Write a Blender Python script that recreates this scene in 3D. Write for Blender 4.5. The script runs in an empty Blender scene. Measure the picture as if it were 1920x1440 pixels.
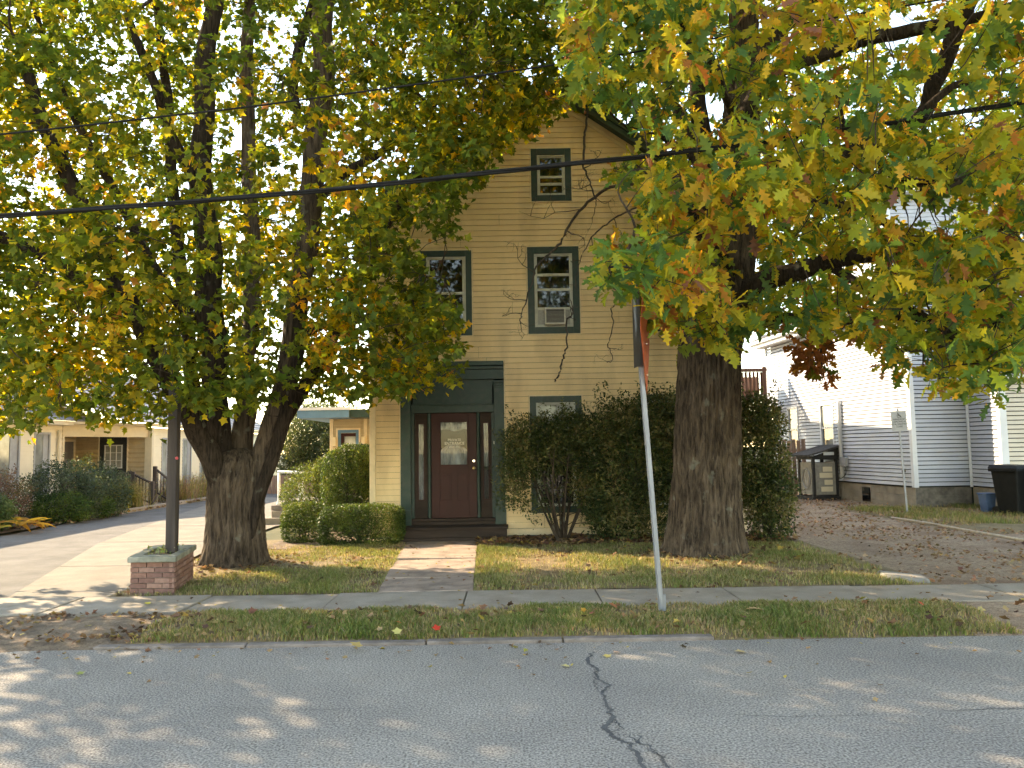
import bpy, bmesh, math, random
import numpy as np
from mathutils import Vector, Matrix, noise
from math import sin, cos, pi, radians, tan, atan2, sqrt, exp
random.seed(7); rng = np.random.default_rng(7)
SC = bpy.context.scene
COL = SC.collection

# ------------------------------------------------------------------ camera
FPX, CAM_H, PITCH, ROLL = 1480.0, 1.85, math.atan(122/1480), radians(0.9)
F_ = Vector((0, cos(PITCH), sin(PITCH))); R0 = Vector((1, 0, 0)); U0 = Vector((0, -sin(PITCH), cos(PITCH)))
R_ = cos(ROLL)*R0 - sin(ROLL)*U0; U_ = sin(ROLL)*R0 + cos(ROLL)*U0
cd = bpy.data.cameras.new('camera'); cam = bpy.data.objects.new('camera', cd); COL.objects.link(cam)
cd.sensor_fit = 'HORIZONTAL'; cd.sensor_width = 36; cd.lens = 36*FPX/1920; cd.clip_end = 2000; cd.clip_start = 0.05
M = Matrix.Identity(4)
for i in range(3):
    M[i][0], M[i][1], M[i][2] = R_[i], U_[i], -F_[i]
M[2][3] = CAM_H
cam.matrix_world = M; SC.camera = cam

# ------------------------------------------------------------------ sky, sun, exposure
SUN_E, SUN_PHI = radians(31), radians(56)          # sun stands behind the house, to the left
W = bpy.data.worlds.new('World'); SC.world = W; W.use_nodes = True
nt = W.node_tree; nt.nodes.clear()
sky = nt.nodes.new('ShaderNodeTexSky'); sky.sky_type = 'NISHITA'; sky.sun_disc = False
sky.sun_elevation = SUN_E; sky.sun_rotation = -SUN_PHI; sky.air_density = 1.0; sky.dust_density = 0.15; sky.ozone_density = 1.0
bg = nt.nodes.new('ShaderNodeBackground'); bg.inputs['Strength'].default_value = 0.15
wo = nt.nodes.new('ShaderNodeOutputWorld')
nt.links.new(sky.outputs[0], bg.inputs[0]); nt.links.new(bg.outputs[0], wo.inputs[0])
sl = bpy.data.lights.new('sun', 'SUN'); sl.energy = 2.7; sl.angle = radians(0.6); sl.color = (1.0, 0.93, 0.82)
so = bpy.data.objects.new('sun', sl); COL.objects.link(so)
sdir = Vector((sin(SUN_PHI)*cos(SUN_E), -cos(SUN_PHI)*cos(SUN_E), -sin(SUN_E)))
so.rotation_euler = sdir.to_track_quat('-Z', 'Y').to_euler(); so.location = (-20, 30, 30)
SC.view_settings.view_transform = 'Standard'; SC.view_settings.look = 'None'
SC.view_settings.exposure = 2.58; SC.view_settings.gamma = 1.0; SC.view_settings.use_curve_mapping = False
SC.view_settings.use_white_balance = True; SC.view_settings.white_balance_temperature = 9400
SC.cycles.max_bounces = 5; SC.cycles.diffuse_bounces = 3; SC.cycles.glossy_bounces = 2; SC.cycles.adaptive_threshold = 0.04; SC.cycles.transparent_max_bounces = 12; SC.cycles.use_denoising = True
SC.cycles.sample_clamp_indirect = 6

# ------------------------------------------------------------------ helpers: projection of layout points
def at(px, py, Y):
    d = F_ + R_*((px-960)/FPX) + U_*((720-py)/FPX); s = Y/d.y
    return Vector((d.x*s, Y, CAM_H + d.z*s))
def proj(P):
    """P (n,3) -> pixel coordinates of a 1920x1440 frame, and depth"""
    d = P - np.array([0, 0, CAM_H]); w = d @ np.array(F_)
    w = np.where(np.abs(w) < 1e-3, 1e-3, w)
    return 960 + FPX*(d @ np.array(R_))/w, 720 - FPX*(d @ np.array(U_))/w, w
def inpoly(x, y, poly):
    c = np.zeros(x.shape, bool); n = len(poly); j = n-1
    for i in range(n):
        xi, yi = poly[i]; xj, yj = poly[j]
        c ^= ((yi > y) != (yj > y)) & (x < (xj-xi)*(y-yi)/((yj-yi) or 1e-9) + xi); j = i
    return c

# ------------------------------------------------------------------ helpers: materials
MATS = {}
def mat(name, col, rough=0.7, var=0.0, scale=6.0, col2=None, bump=0.0, bscale=40.0, spec=0.3, metal=0.0, stretch=(1, 1, 1), detail=6, fine=0.0, fscale=200.0, dirt=None, dscale=1.5, damt=0.5):
    m = bpy.data.materials.new(name); m.use_nodes = True; N = m.node_tree.nodes; L = m.node_tree.links
    b = N['Principled BSDF']; b.inputs['Roughness'].default_value = rough; b.inputs['Metallic'].default_value = metal
    b.inputs['Specular IOR Level'].default_value = spec
    tc = N.new('ShaderNodeTexCoord'); mp = N.new('ShaderNodeMapping'); mp.inputs['Scale'].default_value = stretch
    L.new(tc.outputs['Object'], mp.inputs[0])
    c2 = col2 or tuple(max(0, c*(1-var)) for c in col)
    c1 = col if col2 else tuple(min(1, c*(1+var*0.6)) for c in col)
    last = None
    nz = N.new('ShaderNodeTexNoise'); nz.inputs['Scale'].default_value = scale; nz.inputs['Detail'].default_value = detail; nz.inputs['Roughness'].default_value = 0.62
    L.new(mp.outputs[0], nz.inputs[0])
    rp = N.new('ShaderNodeValToRGB'); rp.color_ramp.elements[0].position = 0.34; rp.color_ramp.elements[1].position = 0.66
    rp.color_ramp.elements[0].color = (*c2, 1); rp.color_ramp.elements[1].color = (*c1, 1)
    L.new(nz.outputs[0], rp.inputs[0]); last = rp.outputs[0]
    if dirt:
        dn = N.new('ShaderNodeTexNoise'); dn.inputs['Scale'].default_value = dscale; dn.inputs['Detail'].default_value = 5
        L.new(mp.outputs[0], dn.inputs[0])
        dr = N.new('ShaderNodeValToRGB'); dr.color_ramp.elements[0].position = 0.45; dr.color_ramp.elements[1].position = 0.68
        dr.color_ramp.elements[0].color = (0, 0, 0, 1); dr.color_ramp.elements[1].color = (damt, damt, damt, 1)
        L.new(dn.outputs[0], dr.inputs[0])
        mx = N.new('ShaderNodeMixRGB'); L.new(dr.outputs[0], mx.inputs[0]); L.new(last, mx.inputs[1]); mx.inputs[2].default_value = (*dirt, 1)
        last = mx.outputs[0]
    if fine:
        fn = N.new('ShaderNodeTexNoise'); fn.inputs['Scale'].default_value = fscale; fn.inputs['Detail'].default_value = 2
        L.new(tc.outputs['Object'], fn.inputs[0])
        fr = N.new('ShaderNodeMapRange'); fr.inputs[1].default_value = 0.3; fr.inputs[2].default_value = 0.7; fr.inputs[3].default_value = 1-fine; fr.inputs[4].default_value = 1+fine
        L.new(fn.outputs[0], fr.inputs[0])
        mu = N.new('ShaderNodeVectorMath'); mu.operation = 'MULTIPLY'; L.new(last, mu.inputs[0]); L.new(fr.outputs[0], mu.inputs[1]); last = mu.outputs[0]
    L.new(last, b.inputs['Base Color'])
    if bump:
        bn = N.new('ShaderNodeTexNoise'); bn.inputs['Scale'].default_value = bscale; bn.inputs['Detail'].default_value = 6
        L.new(mp.outputs[0], bn.inputs[0])
        bp = N.new('ShaderNodeBump'); bp.inputs['Strength'].default_value = bump; bp.inputs['Distance'].default_value = 0.02
        L.new(bn.outputs[0], bp.inputs['Height']); L.new(bp.outputs[0], b.inputs['Normal'])
    MATS[name] = m
    return m
def leafmat(name, transl=0.45, rough=0.5, spec=0.25, boost=1.5):
    m = bpy.data.materials.new(name); m.use_nodes = True; N = m.node_tree.nodes; L = m.node_tree.links
    b = N['Principled BSDF']; b.inputs['Roughness'].default_value = rough; b.inputs['Specular IOR Level'].default_value = spec
    a = N.new('ShaderNodeAttribute'); a.attribute_name = 'Col'
    L.new(a.outputs['Color'], b.inputs['Base Color'])
    t = N.new('ShaderNodeBsdfTranslucent')
    mu = N.new('ShaderNodeVectorMath'); mu.operation = 'MULTIPLY'; mu.inputs[1].default_value = (boost*1.1, boost, boost*0.55)
    L.new(a.outputs['Color'], mu.inputs[0]); L.new(mu.outputs[0], t.inputs[0])
    mx = N.new('ShaderNodeMixShader'); mx.inputs[0].default_value = transl
    L.new(b.outputs[0], mx.inputs[1]); L.new(t.outputs[0], mx.inputs[2])
    L.new(mx.outputs[0], N['Material Output'].inputs[0]); MATS[name] = m
    return m
def glassmat(name, tint=(0.9, 0.92, 0.92), refl=1.0):
    m = bpy.data.materials.new(name); m.use_nodes = True; N = m.node_tree.nodes; L = m.node_tree.links; N.remove(N['Principled BSDF'])
    tr = N.new('ShaderNodeBsdfTransparent'); tr.inputs[0].default_value = (*tint, 1)
    gl = N.new('ShaderNodeBsdfGlossy'); gl.inputs['Roughness'].default_value = 0.02
    fr = N.new('ShaderNodeFresnel'); fr.inputs[0].default_value = 1.28
    mx = N.new('ShaderNodeMixShader'); L.new(fr.outputs[0], mx.inputs[0]); L.new(tr.outputs[0], mx.inputs[1]); L.new(gl.outputs[0], mx.inputs[2])
    L.new(mx.outputs[0], N['Material Output'].inputs[0]); MATS[name] = m
    return m
def barkmat(name, c1, c2, sc=9.0):
    m = bpy.data.materials.new(name); m.use_nodes = True; N = m.node_tree.nodes; L = m.node_tree.links
    b = N['Principled BSDF']; b.inputs['Roughness'].default_value = 0.95; b.inputs['Specular IOR Level'].default_value = 0.1
    tc = N.new('ShaderNodeTexCoord'); mp = N.new('ShaderNodeMapping'); mp.inputs['Scale'].default_value = (1, 1, 0.13); L.new(tc.outputs['Object'], mp.inputs[0])
    n1 = N.new('ShaderNodeTexNoise'); n1.inputs['Scale'].default_value = sc*1.6; n1.inputs['Detail'].default_value = 8; n1.inputs['Roughness'].default_value = 0.7; L.new(mp.outputs[0], n1.inputs[0])
    n2 = N.new('ShaderNodeTexNoise'); n2.inputs['Scale'].default_value = 2.2; n2.inputs['Detail'].default_value = 3; L.new(tc.outputs['Object'], n2.inputs[0])
    r = N.new('ShaderNodeValToRGB'); r.color_ramp.elements[0].position = 0.36; r.color_ramp.elements[1].position = 0.62
    r.color_ramp.elements[0].color = (*c2, 1); r.color_ramp.elements[1].color = (*c1, 1); L.new(n1.outputs[0], r.inputs[0])
    r2 = N.new('ShaderNodeValToRGB'); r2.color_ramp.elements[0].position = 0.62; r2.color_ramp.elements[1].position = 0.7
    r2.color_ramp.elements[0].color = (0, 0, 0, 1); r2.color_ramp.elements[1].color = (0.45, 0.45, 0.45, 1)
    n3 = N.new('ShaderNodeTexNoise'); n3.inputs['Scale'].default_value = 5; n3.inputs['Detail'].default_value = 8; L.new(tc.outputs['Object'], n3.inputs[0]); L.new(n3.outputs[0], r2.inputs[0])
    mx = N.new('ShaderNodeMixRGB'); L.new(r2.outputs[0], mx.inputs[0]); L.new(r.outputs[0], mx.inputs[1]); mx.inputs[2].default_value = (0.22, 0.23, 0.19, 1)
    hs = N.new('ShaderNodeMapRange'); hs.inputs[1].default_value = .3; hs.inputs[2].default_value = .7; hs.inputs[3].default_value = .75; hs.inputs[4].default_value = 1.2; L.new(n2.outputs[0], hs.inputs[0])
    mu = N.new('ShaderNodeVectorMath'); mu.operation = 'MULTIPLY'; L.new(mx.outputs[0], mu.inputs[0]); L.new(hs.outputs[0], mu.inputs[1])
    L.new(mu.outputs[0], b.inputs['Base Color'])
    bp = N.new('ShaderNodeBump'); bp.inputs['Strength'].default_value = 1.0; bp.inputs['Distance'].default_value = 0.06
    L.new(n1.outputs[0], bp.inputs['Height']); L.new(bp.outputs[0], b.inputs['Normal']); MATS[name] = m
    return m

# ------------------------------------------------------------------ helpers: meshes and objects
class MB:
    def __init__(s): s.v = []; s.f = []
    def hexa(s, p):                                    # 8 corners: bottom 4 then top 4
        o = len(s.v); s.v += [tuple(q) for q in p]
        s.f += [(o, o+3, o+2, o+1), (o+4, o+5, o+6, o+7), (o, o+1, o+5, o+4), (o+1, o+2, o+6, o+5), (o+2, o+3, o+7, o+6), (o+3, o, o+4, o+7)]
        return s
    def box(s, x0, x1, y0, y1, z0, z1):
        return s.hexa([(x0, y0, z0), (x1, y0, z0), (x1, y1, z0), (x0, y1, z0), (x0, y0, z1), (x1, y0, z1), (x1, y1, z1), (x0, y1, z1)])
    def wbox(s, w, s0, s1, z0, z1, o0, o1, o2=None, o3=None, t0=None, t1=None):
        """box on a wall frame: along s0..s1, heights z0..z1, offsets from o0 (inside) to o1 (outside; o3 at the top), ends t0,t1 at the top"""
        o2 = o0 if o2 is None else o2; o3 = o1 if o3 is None else o3; t0 = s0 if t0 is None else t0; t1 = s1 if t1 is None else t1
        return s.hexa([w(s0, z0, o1), w(s1, z0, o1), w(s1, z0, o0), w(s0, z0, o0), w(t0, z1, o3), w(t1, z1, o3), w(t1, z1, o2), w(t0, z1, o2)])
    def ring(s, w, s0, s1, z0, z1, t, o0, o1, tb=None, tt=None):
        tb = t if tb is None else tb; tt = t if tt is None else tt
        s.wbox(w, s0, s0+t, z0, z1, o0, o1); s.wbox(w, s1-t, s1, z0, z1, o0, o1)
        s.wbox(w, s0+t, s1-t, z1-tt, z1, o0, o1-.001); s.wbox(w, s0+t, s1-t, z0, z0+tb, o0, o1-.001)
        return s
    def bar(s, a, b, r, r2=None, n=6, wobble=0):
        return s.tube([a, b], [r, r2 if r2 is not None else r], n)
    def tube(s, pts, rad, n=6, caps=True):
        pts = [Vector(p) for p in pts]; o = len(s.v); up = Vector((0.13, 0.21, 1)).normalized()
        for i, p in enumerate(pts):
            d = (pts[min(i+1, len(pts)-1)] - pts[max(i-1, 0)])
            d = d.normalized() if d.length > 1e-9 else Vector((0, 0, 1))
            a = d.cross(up if abs(d.dot(up)) < .95 else Vector((1, 0, 0))).normalized(); b = d.cross(a)
            for k in range(n):
                t = 2*pi*k/n; s.v.append(tuple(p + (a*cos(t) + b*sin(t))*rad[i]))
        for i in range(len(pts)-1):
            for k in range(n):
                k2 = (k+1) % n; s.f.append((o+i*n+k, o+i*n+k2, o+(i+1)*n+k2, o+(i+1)*n+k))
        if caps:
            s.f.append(tuple(o+k for k in range(n))[::-1]); e = o+(len(pts)-1)*n; s.f.append(tuple(e+k for k in range(n)))
        return s
    def lathe(s, c, prof, n=20):
        o = len(s.v)
        for (r, z) in prof:
            for k in range(n): s.v.append((c[0]+r*cos(2*pi*k/n), c[1]+r*sin(2*pi*k/n), c[2]+z))
        for i in range(len(prof)-1):
            for k in range(n):
                k2 = (k+1) % n; s.f.append((o+i*n+k, o+i*n+k2, o+(i+1)*n+k2, o+(i+1)*n+k))
        s.f.append(tuple(o+k for k in range(n))[::-1]); e = o+(len(prof)-1)*n; s.f.append(tuple(e+k for k in range(n)))
        return s
    def poly(s, pts, z0, z1):                          # vertical prism over a plan polygon
        o = len(s.v); n = len(pts); s.v += [(p[0], p[1], z0) for p in pts] + [(p[0], p[1], z1) for p in pts]
        s.f.append(tuple(range(o, o+n))[::-1]); s.f.append(tuple(range(o+n, o+2*n)))
        for k in range(n): s.f.append((o+k, o+(k+1) % n, o+n+(k+1) % n, o+n+k))
        return s
    def build(s, name, m, parent=None, smooth=False, bevel=0):
        me = bpy.data.meshes.new(name); me.from_pydata(s.v, [], s.f); me.update()
        return link(name, me, m, parent, smooth, bevel)
def link(name, me, m, parent=None, smooth=False, bevel=0):
    if m is not None and not me.materials: me.materials.append(MATS[m] if isinstance(m, str) else m)
    if smooth: me.polygons.foreach_set('use_smooth', [True]*len(me.polygons))
    o = bpy.data.objects.new(name, me); COL.objects.link(o)
    if parent is not None: o.parent = parent
    if bevel:
        bv = o.modifiers.new('bevel', 'BEVEL'); bv.width = bevel; bv.segments = 2; bv.limit_method = 'ANGLE'
    return o
def tag(o, label=None, cat=None, group=None, kind=None):
    if label: o['label'] = label
    if cat: o['category'] = cat
    if group: o['group'] = group
    if kind: o['kind'] = kind
    return o
def thing(name, label, cat, loc=(0, 0, 0), group=None):
    # parts are modelled in place, so the Empty carries no offset of its own; its children keep their world places
    o = bpy.data.objects.new(name, None); o.empty_display_size = .2; COL.objects.link(o); o.location = loc
    return tag(o, label, cat, group)
def adopt(root):
    """children were modelled in world space: keep them there under a root that stands at the thing's base"""
    inv = Matrix.Translation(-Vector(root.location))
    for c in root.children: c.matrix_parent_inverse = inv
def wall(ox, oy, ux, uy):
    l = sqrt(ux*ux+uy*uy); ux /= l; uy /= l; nx, ny = uy, -ux
    return lambda s, z, o=0.0: (ox+ux*s+nx*o, oy+uy*s+ny*o, z)
def tri_mesh(name, V, T, Cv=None):
    me = bpy.data.meshes.new(name); V = np.ascontiguousarray(V, np.float32); T = np.ascontiguousarray(T, np.int32)
    me.vertices.add(len(V)); me.vertices.foreach_set('co', V.ravel())
    me.loops.add(T.size); me.loops.foreach_set('vertex_index', T.ravel())
    me.polygons.add(len(T)); me.polygons.foreach_set('loop_start', np.arange(0, T.size, 3, dtype=np.int32))
    if Cv is not None:
        at_ = me.attributes.new('Col', 'FLOAT_COLOR', 'POINT')
        C4 = np.ones((len(V), 4), np.float32); C4[:, :3] = Cv; at_.data.foreach_set('color', C4.ravel())
    me.update(); me.validate()
    return me
def smooth_path(pts, rad, sub=4):
    """Catmull-Rom through points"""
    P = [Vector(p) for p in pts]; out = []; ro = []
    for i in range(len(P)-1):
        p0 = P[max(i-1, 0)]; p1 = P[i]; p2 = P[i+1]; p3 = P[min(i+2, len(P)-1)]
        for k in range(sub):
            t = k/sub; out.append(0.5*((2*p1) + (p2-p0)*t + (2*p0-5*p1+4*p2-p3)*t*t + (3*p1-p0-3*p2+p3)*t*t*t)); ro.append(rad[i]*(1-t)+rad[i+1]*t)
    out.append(P[-1]); ro.append(rad[-1])
    return out, ro
def text(body, name, m, parent, loc, size, rot, align='CENTER', extr=.0008):
    c = bpy.data.curves.new(name, 'FONT'); c.body = body; c.size = size; c.align_x = align; c.align_y = 'CENTER'; c.extrude = extr
    tmp = bpy.data.objects.new('tmp', c); COL.objects.link(tmp); bpy.context.view_layer.update()
    me = bpy.data.meshes.new_from_object(tmp.evaluated_get(bpy.context.evaluated_depsgraph_get())); bpy.data.objects.remove(tmp); me.name = name
    me.materials.clear(); me.materials.append(MATS[m]); o = bpy.data.objects.new(name, me); COL.objects.link(o); o.location = loc; o.rotation_euler = rot; o.parent = parent
    return o

# ------------------------------------------------------------------ leaves
MAPLE_O = [(0, 0), (.3, -.04), (.27, .18), (.56, .46), (.25, .56), (0, 1), (-.25, .56), (-.56, .46), (-.27, .18), (-.3, -.04)]
def maple_template():
    V = [(0, .33, -.05)] + [(x, y, .10*abs(x) - .10*(y-.4)**2) for x, y in MAPLE_O]
    n = len(MAPLE_O); return np.array(V), np.array([(0, 1+i, 1+(i+1) % n) for i in range(n)])
OAK_H = [(.015, 0), (.05, .16), (.20, .25), (.09, .36), (.33, .52), (.11, .58), (.30, .76), (.09, .80), (.10, .93), (0, 1.0)]
def oak_template(simple=False):
    H = [(.02, 0), (.18, .24), (.08, .36), (.32, .52), (.1, .6), (.26, .78), (0, 1.0)] if simple else OAK_H
    V = []; T = []
    for (x, y) in H:
        zz = -.16*(y-.35)**2
        V += [(0, y*.97, zz-.03), (x, y, zz+.14*abs(x)), (-x, y, zz+.14*abs(x))]
    for i in range(len(H)-1):
        a = 3*i; b = a+3
        T += [(a, a+1, b+1), (a, b+1, b), (a, b, b+2), (a, b+2, a+2)]
    return np.array(V), np.array(T)
def blade_template():                                    # small ovate shrub leaf
    return np.array([(0, 0, 0), (.25, .45, .05), (0, 1, -.06), (-.25, .45, .05)]), np.array([(0, 1, 2), (0, 2, 3)])
def orient(N, droop, upn, outward=None):
    t = rng.normal(size=(N, 3)); t /= np.linalg.norm(t, axis=1)[:, None]; t[:, 2] -= droop
    if outward is not None: t += outward*.5
    t /= np.linalg.norm(t, axis=1)[:, None]
    n = rng.normal(size=(N, 3)); n /= np.linalg.norm(n, axis=1)[:, None]; n[:, 2] += upn
    if outward is not None: n += outward*.6
    n -= (n*t).sum(1)[:, None]*t; n /= (np.linalg.norm(n, axis=1)[:, None]+1e-9)
    x = np.cross(t, n)
    return np.stack([x, t, n], axis=2)                   # columns
def leaf_arrays(tpl, P, Rm, S, C):
    """one mesh from many leaves; each has its own curl and slightly lighter, yellower margins"""
    V0, T0 = tpl; k = len(V0); N = len(P)
    L = np.repeat(V0[None], N, 0); L[:, :, 2] *= rng.uniform(-.4, 3.2, (N, 1)); L[:, :, 0] *= rng.uniform(.75, 1.1, (N, 1))
    V = np.einsum('nij,nkj->nki', Rm, L)*S[:, None, None] + P[:, None, :]
    T = (T0[None] + (np.arange(N)*k)[:, None, None]).reshape(-1, 3)
    c = V0.mean(0); e = np.linalg.norm((V0-c)[:, :2], axis=1); e = e/e.max()
    tint = 1+np.stack([.55*e-.15, .32*e-.1, .1*e], 1)
    Cv = np.clip(C[:, None, :]*(1+(tint-1)[None]*rng.uniform(.2, 1.2, (N, 1, 1))), 0, .95).reshape(-1, 3)
    return V.reshape(-1, 3), T, Cv
def merge(parts):
    Vs, Ts, Cs = [], [], []; o = 0
    for V, T, C in parts:
        Vs.append(V); Ts.append(T+o); Cs.append(C); o += len(V)
    return np.concatenate(Vs), np.concatenate(Ts), np.concatenate(Cs)
def palette(N, cols, wts, jit=.2, key=None):
    cols = np.array(cols); wts = np.array(wts)/sum(wts)
    idx = rng.choice(len(cols), N, p=wts) if key is None else key
    c = cols[idx]*(1 + rng.normal(0, jit, (N, 1))) * (1 + rng.normal(0, jit*.35, (N, 3)))
    return np.clip(c, .004, .95)

# ------------------------------------------------------------------ materials
mat('asphalt', (.31, .278, .245), .9, col2=(.25, .225, .2), scale=.8, bump=.8, bscale=70, fine=.62, fscale=62, spec=.2, dirt=(.21, .19, .175), dscale=.45, damt=.7)
mat('tar', (.10, .097, .097), .75, var=.3, scale=14, bump=.4, bscale=60)
mat('old_asphalt', (.155, .142, .132), .95, col2=(.105, .097, .09), scale=1.4, bump=.6, bscale=60, fine=.3, fscale=120)
mat('concrete', (.33, .28, .23), .9, col2=(.26, .22, .18), scale=2.5, bump=.4, bscale=70, fine=.18, fscale=120, dirt=(.2, .16, .12), dscale=3, damt=.6)
mat('worn_concrete', (.22, .19, .155), .9, col2=(.17, .145, .12), scale=2.2, bump=.4, bscale=70, fine=.18, fscale=120, dirt=(.15, .125, .1), dscale=1.6, damt=.6)
mat('kerbstone', (.2, .165, .145), .9, var=.35, scale=5, bump=.5, bscale=50, fine=.2)
mat('sandstone', (.38, .29, .235), .9, col2=(.27, .2, .165), scale=3, bump=.5, bscale=40, fine=.2, dirt=(.13, .1, .08), dscale=4, damt=.6)
mat('soil', (.24, .17, .115), .95, col2=(.1, .07, .05), scale=7, bump=1, bscale=30, fine=.3, fscale=60)
mat('turf', (.26, .185, .1), .95, col2=(.14, .105, .055), scale=3.5, bump=1, bscale=60, fine=.3, fscale=90, dirt=(.22, .16, .09), dscale=2.2, damt=.7)
mat('ground', (.11, .1, .05), .95, col2=(.06, .065, .03), scale=1.5, bump=.6, bscale=20)
mat('gravel', (.42, .305, .215), .95, col2=(.22, .15, .1), scale=16, bump=1, bscale=45, fine=.4, fscale=70, dirt=(.2, .12, .08), dscale=1.2, damt=.8, detail=9)
mat('yellow_vinyl', (.84, .64, .385), .55, col2=(.78, .58, .335), scale=1.3, bump=.05, bscale=90, spec=.3, stretch=(1, 1, .35), dirt=(.5, .36, .21), dscale=2.0, damt=.6)
mat('cream_trim', (.78, .62, .41), .5, var=.12, scale=5)
mat('green_paint', (.015, .046, .036), .45, col2=(.010, .032, .026), scale=4, bump=.1, bscale=50, spec=.4, dirt=(.05, .055, .05), dscale=9, damt=.5)
mat('shade_backing', (.03, .04, .035), .9)  # near-black backing, paints the shade seen in siding gaps and behind glass
mat('maroon_paint', (.05, .0135, .011), .45, col2=(.036, .01, .008), scale=3, spec=.2, bump=.05, bscale=60)
mat('dark_brown_wood', (.055, .036, .028), .8, col2=(.03, .02, .016), scale=8, bump=.3, bscale=30, stretch=(.2, 1, 1))
mat('sash_white', (.55, .56, .5), .5, var=.15, scale=8)
mat('dark_glass', (.006, .007, .008), .04, var=.4, scale=2, spec=.9)
mat('blind_white', (.62, .61, .58), .7, var=.1, scale=3)
mat('curtain', (.55, .54, .53), .8, col2=(.16, .16, .18), scale=9, stretch=(1, 1, .25))
mat('ac_white', (.62, .6, .55), .5, var=.15, scale=10)
mat('ac_grille', (.12, .115, .11), .7, var=.3, scale=60)
mat('accordion', (.36, .36, .34), .6, var=.2, scale=20)
mat('brass', (.75, .55, .28), .3, metal=1)
mat('nickel', (.8, .72, .66), .25, metal=1)
mat('white_lettering', (.78, .76, .7), .6)
mat('black_lettering', (.03, .03, .03), .6)
mat('dark_shingle', (.065, .06, .06), .9, var=.45, scale=9, bump=.5, bscale=50)
mat('grey_shingle', (.27, .27, .29), .9, col2=(.18, .18, .2), scale=9, bump=.5, bscale=50)
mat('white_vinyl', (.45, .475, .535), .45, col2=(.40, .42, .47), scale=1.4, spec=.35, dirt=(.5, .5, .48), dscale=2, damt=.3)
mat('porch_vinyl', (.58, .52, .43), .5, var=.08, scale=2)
mat('white_trim', (.66, .68, .71), .45, var=.05, scale=4)
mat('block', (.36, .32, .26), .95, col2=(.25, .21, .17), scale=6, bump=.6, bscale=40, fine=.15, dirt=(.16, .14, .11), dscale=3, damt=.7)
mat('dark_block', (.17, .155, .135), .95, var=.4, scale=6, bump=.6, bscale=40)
mat('cream_vinyl', (.76, .68, .53), .5, col2=(.7, .62, .47), scale=1.5)
mat('tan_log', (.52, .41, .26), .6, col2=(.43, .33, .2), scale=2, stretch=(1, 1, .4))
mat('tan_trim', (.62, .54, .4), .55, var=.06)
mat('grey_door', (.14, .14, .145), .5, var=.1)
mat('black_door', (.03, .032, .034), .45, var=.2)
mat('grey_frame', (.33, .34, .36), .5, var=.1)
mat('pale_glass', (.3, .32, .31), .06, var=.6, scale=.9, spec=.8)
mat('blue_fascia', (.11, .22, .33), .5, var=.1)
mat('dark_rail', (.075, .06, .055), .8, var=.3, scale=9)
mat('redwood', (.16, .08, .055), .8, col2=(.1, .05, .036), scale=6, stretch=(1, 1, .2))
mat('weathered_fence', (.33, .22, .17), .9, col2=(.22, .14, .11), scale=8, stretch=(1, 1, .2))
mat('galvanised', (.27, .28, .3), .55, var=.25, scale=14, metal=.55, stretch=(1, 1, .2), dirt=(.25, .26, .27), dscale=10, damt=.6)
mat('orange_red', (.58, .125, .045), .55, col2=(.38, .07, .03), scale=9, stretch=(1, 1, .3))
mat('sign_black', (.018, .018, .02), .35, var=.4, scale=4)
mat('sign_grey', (.36, .36, .36), .5, var=.12, scale=8)
mat('bin_black', (.011, .012, .012), .6, var=.3, scale=6, spec=.18)
mat('bin_blue', (.06, .11, .22), .5, var=.2, scale=6)
mat('black_wood', (.022, .021, .021), .7, var=.4, scale=12)
mat('pale_panel', (.24, .225, .2), .6, var=.2, scale=9)
mat('cable_black', (.012, .012, .013), .7, var=.3, scale=30, spec=.15)
mat('brick_a', (.22, .115, .09), .9, var=.3, scale=14, bump=.4, bscale=60, fine=.2)
mat('brick_b', (.17, .09, .075), .9, var=.3, scale=14, bump=.4, bscale=60, fine=.2)
mat('brick_c', (.26, .15, .12), .9, var=.3, scale=14, bump=.4, bscale=60, fine=.2)
mat('mortar', (.2, .17, .15), .95, var=.3, scale=20)
mat('cap_concrete', (.30, .29, .24), .95, col2=(.2, .2, .16), scale=8, bump=.6, bscale=40, dirt=(.1, .1, .07), dscale=5, damt=.7)
mat('post_wood', (.075, .058, .05), .85, col2=(.035, .028, .026), scale=7, bump=.5, bscale=25, stretch=(1, 1, .12))
mat('reflector_red', (.5, .05, .06), .4)
mat('white_pipe', (.72, .74, .72), .4, var=.1)
mat('flat_stone', (.27, .25, .23), .9, var=.25, scale=6, bump=.5)
mat('bare_wood', (.5, .42, .34), .9, var=.25, scale=12, stretch=(.3, 1, 1))
mat('plastic_lamp', (.75, .6, .38), .4)
barkmat('maple_bark', (.14, .104, .077), (.03, .022, .017), 11)
barkmat('oak_bark', (.15, .112, .082), (.026, .019, .015), 11)
barkmat('shaded_limb_bark', (.065, .048, .037), (.018, .014, .011), 16)  # dark young limb bark, darkened further for the shade inside the crowns
barkmat('twig_bark', (.09, .068, .052), (.04, .03, .024), 14)
leafmat('leaf', .58, .55, .12, 1.75)
leafmat('shrub_leaf', .35, .45, .25, 1.4)
leafmat('grass_blade', .35, .6, .15, 1.3)
leafmat('dry_leaf', .15, .8, .1, 1.2)
glassmat('clear_glass')

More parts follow.
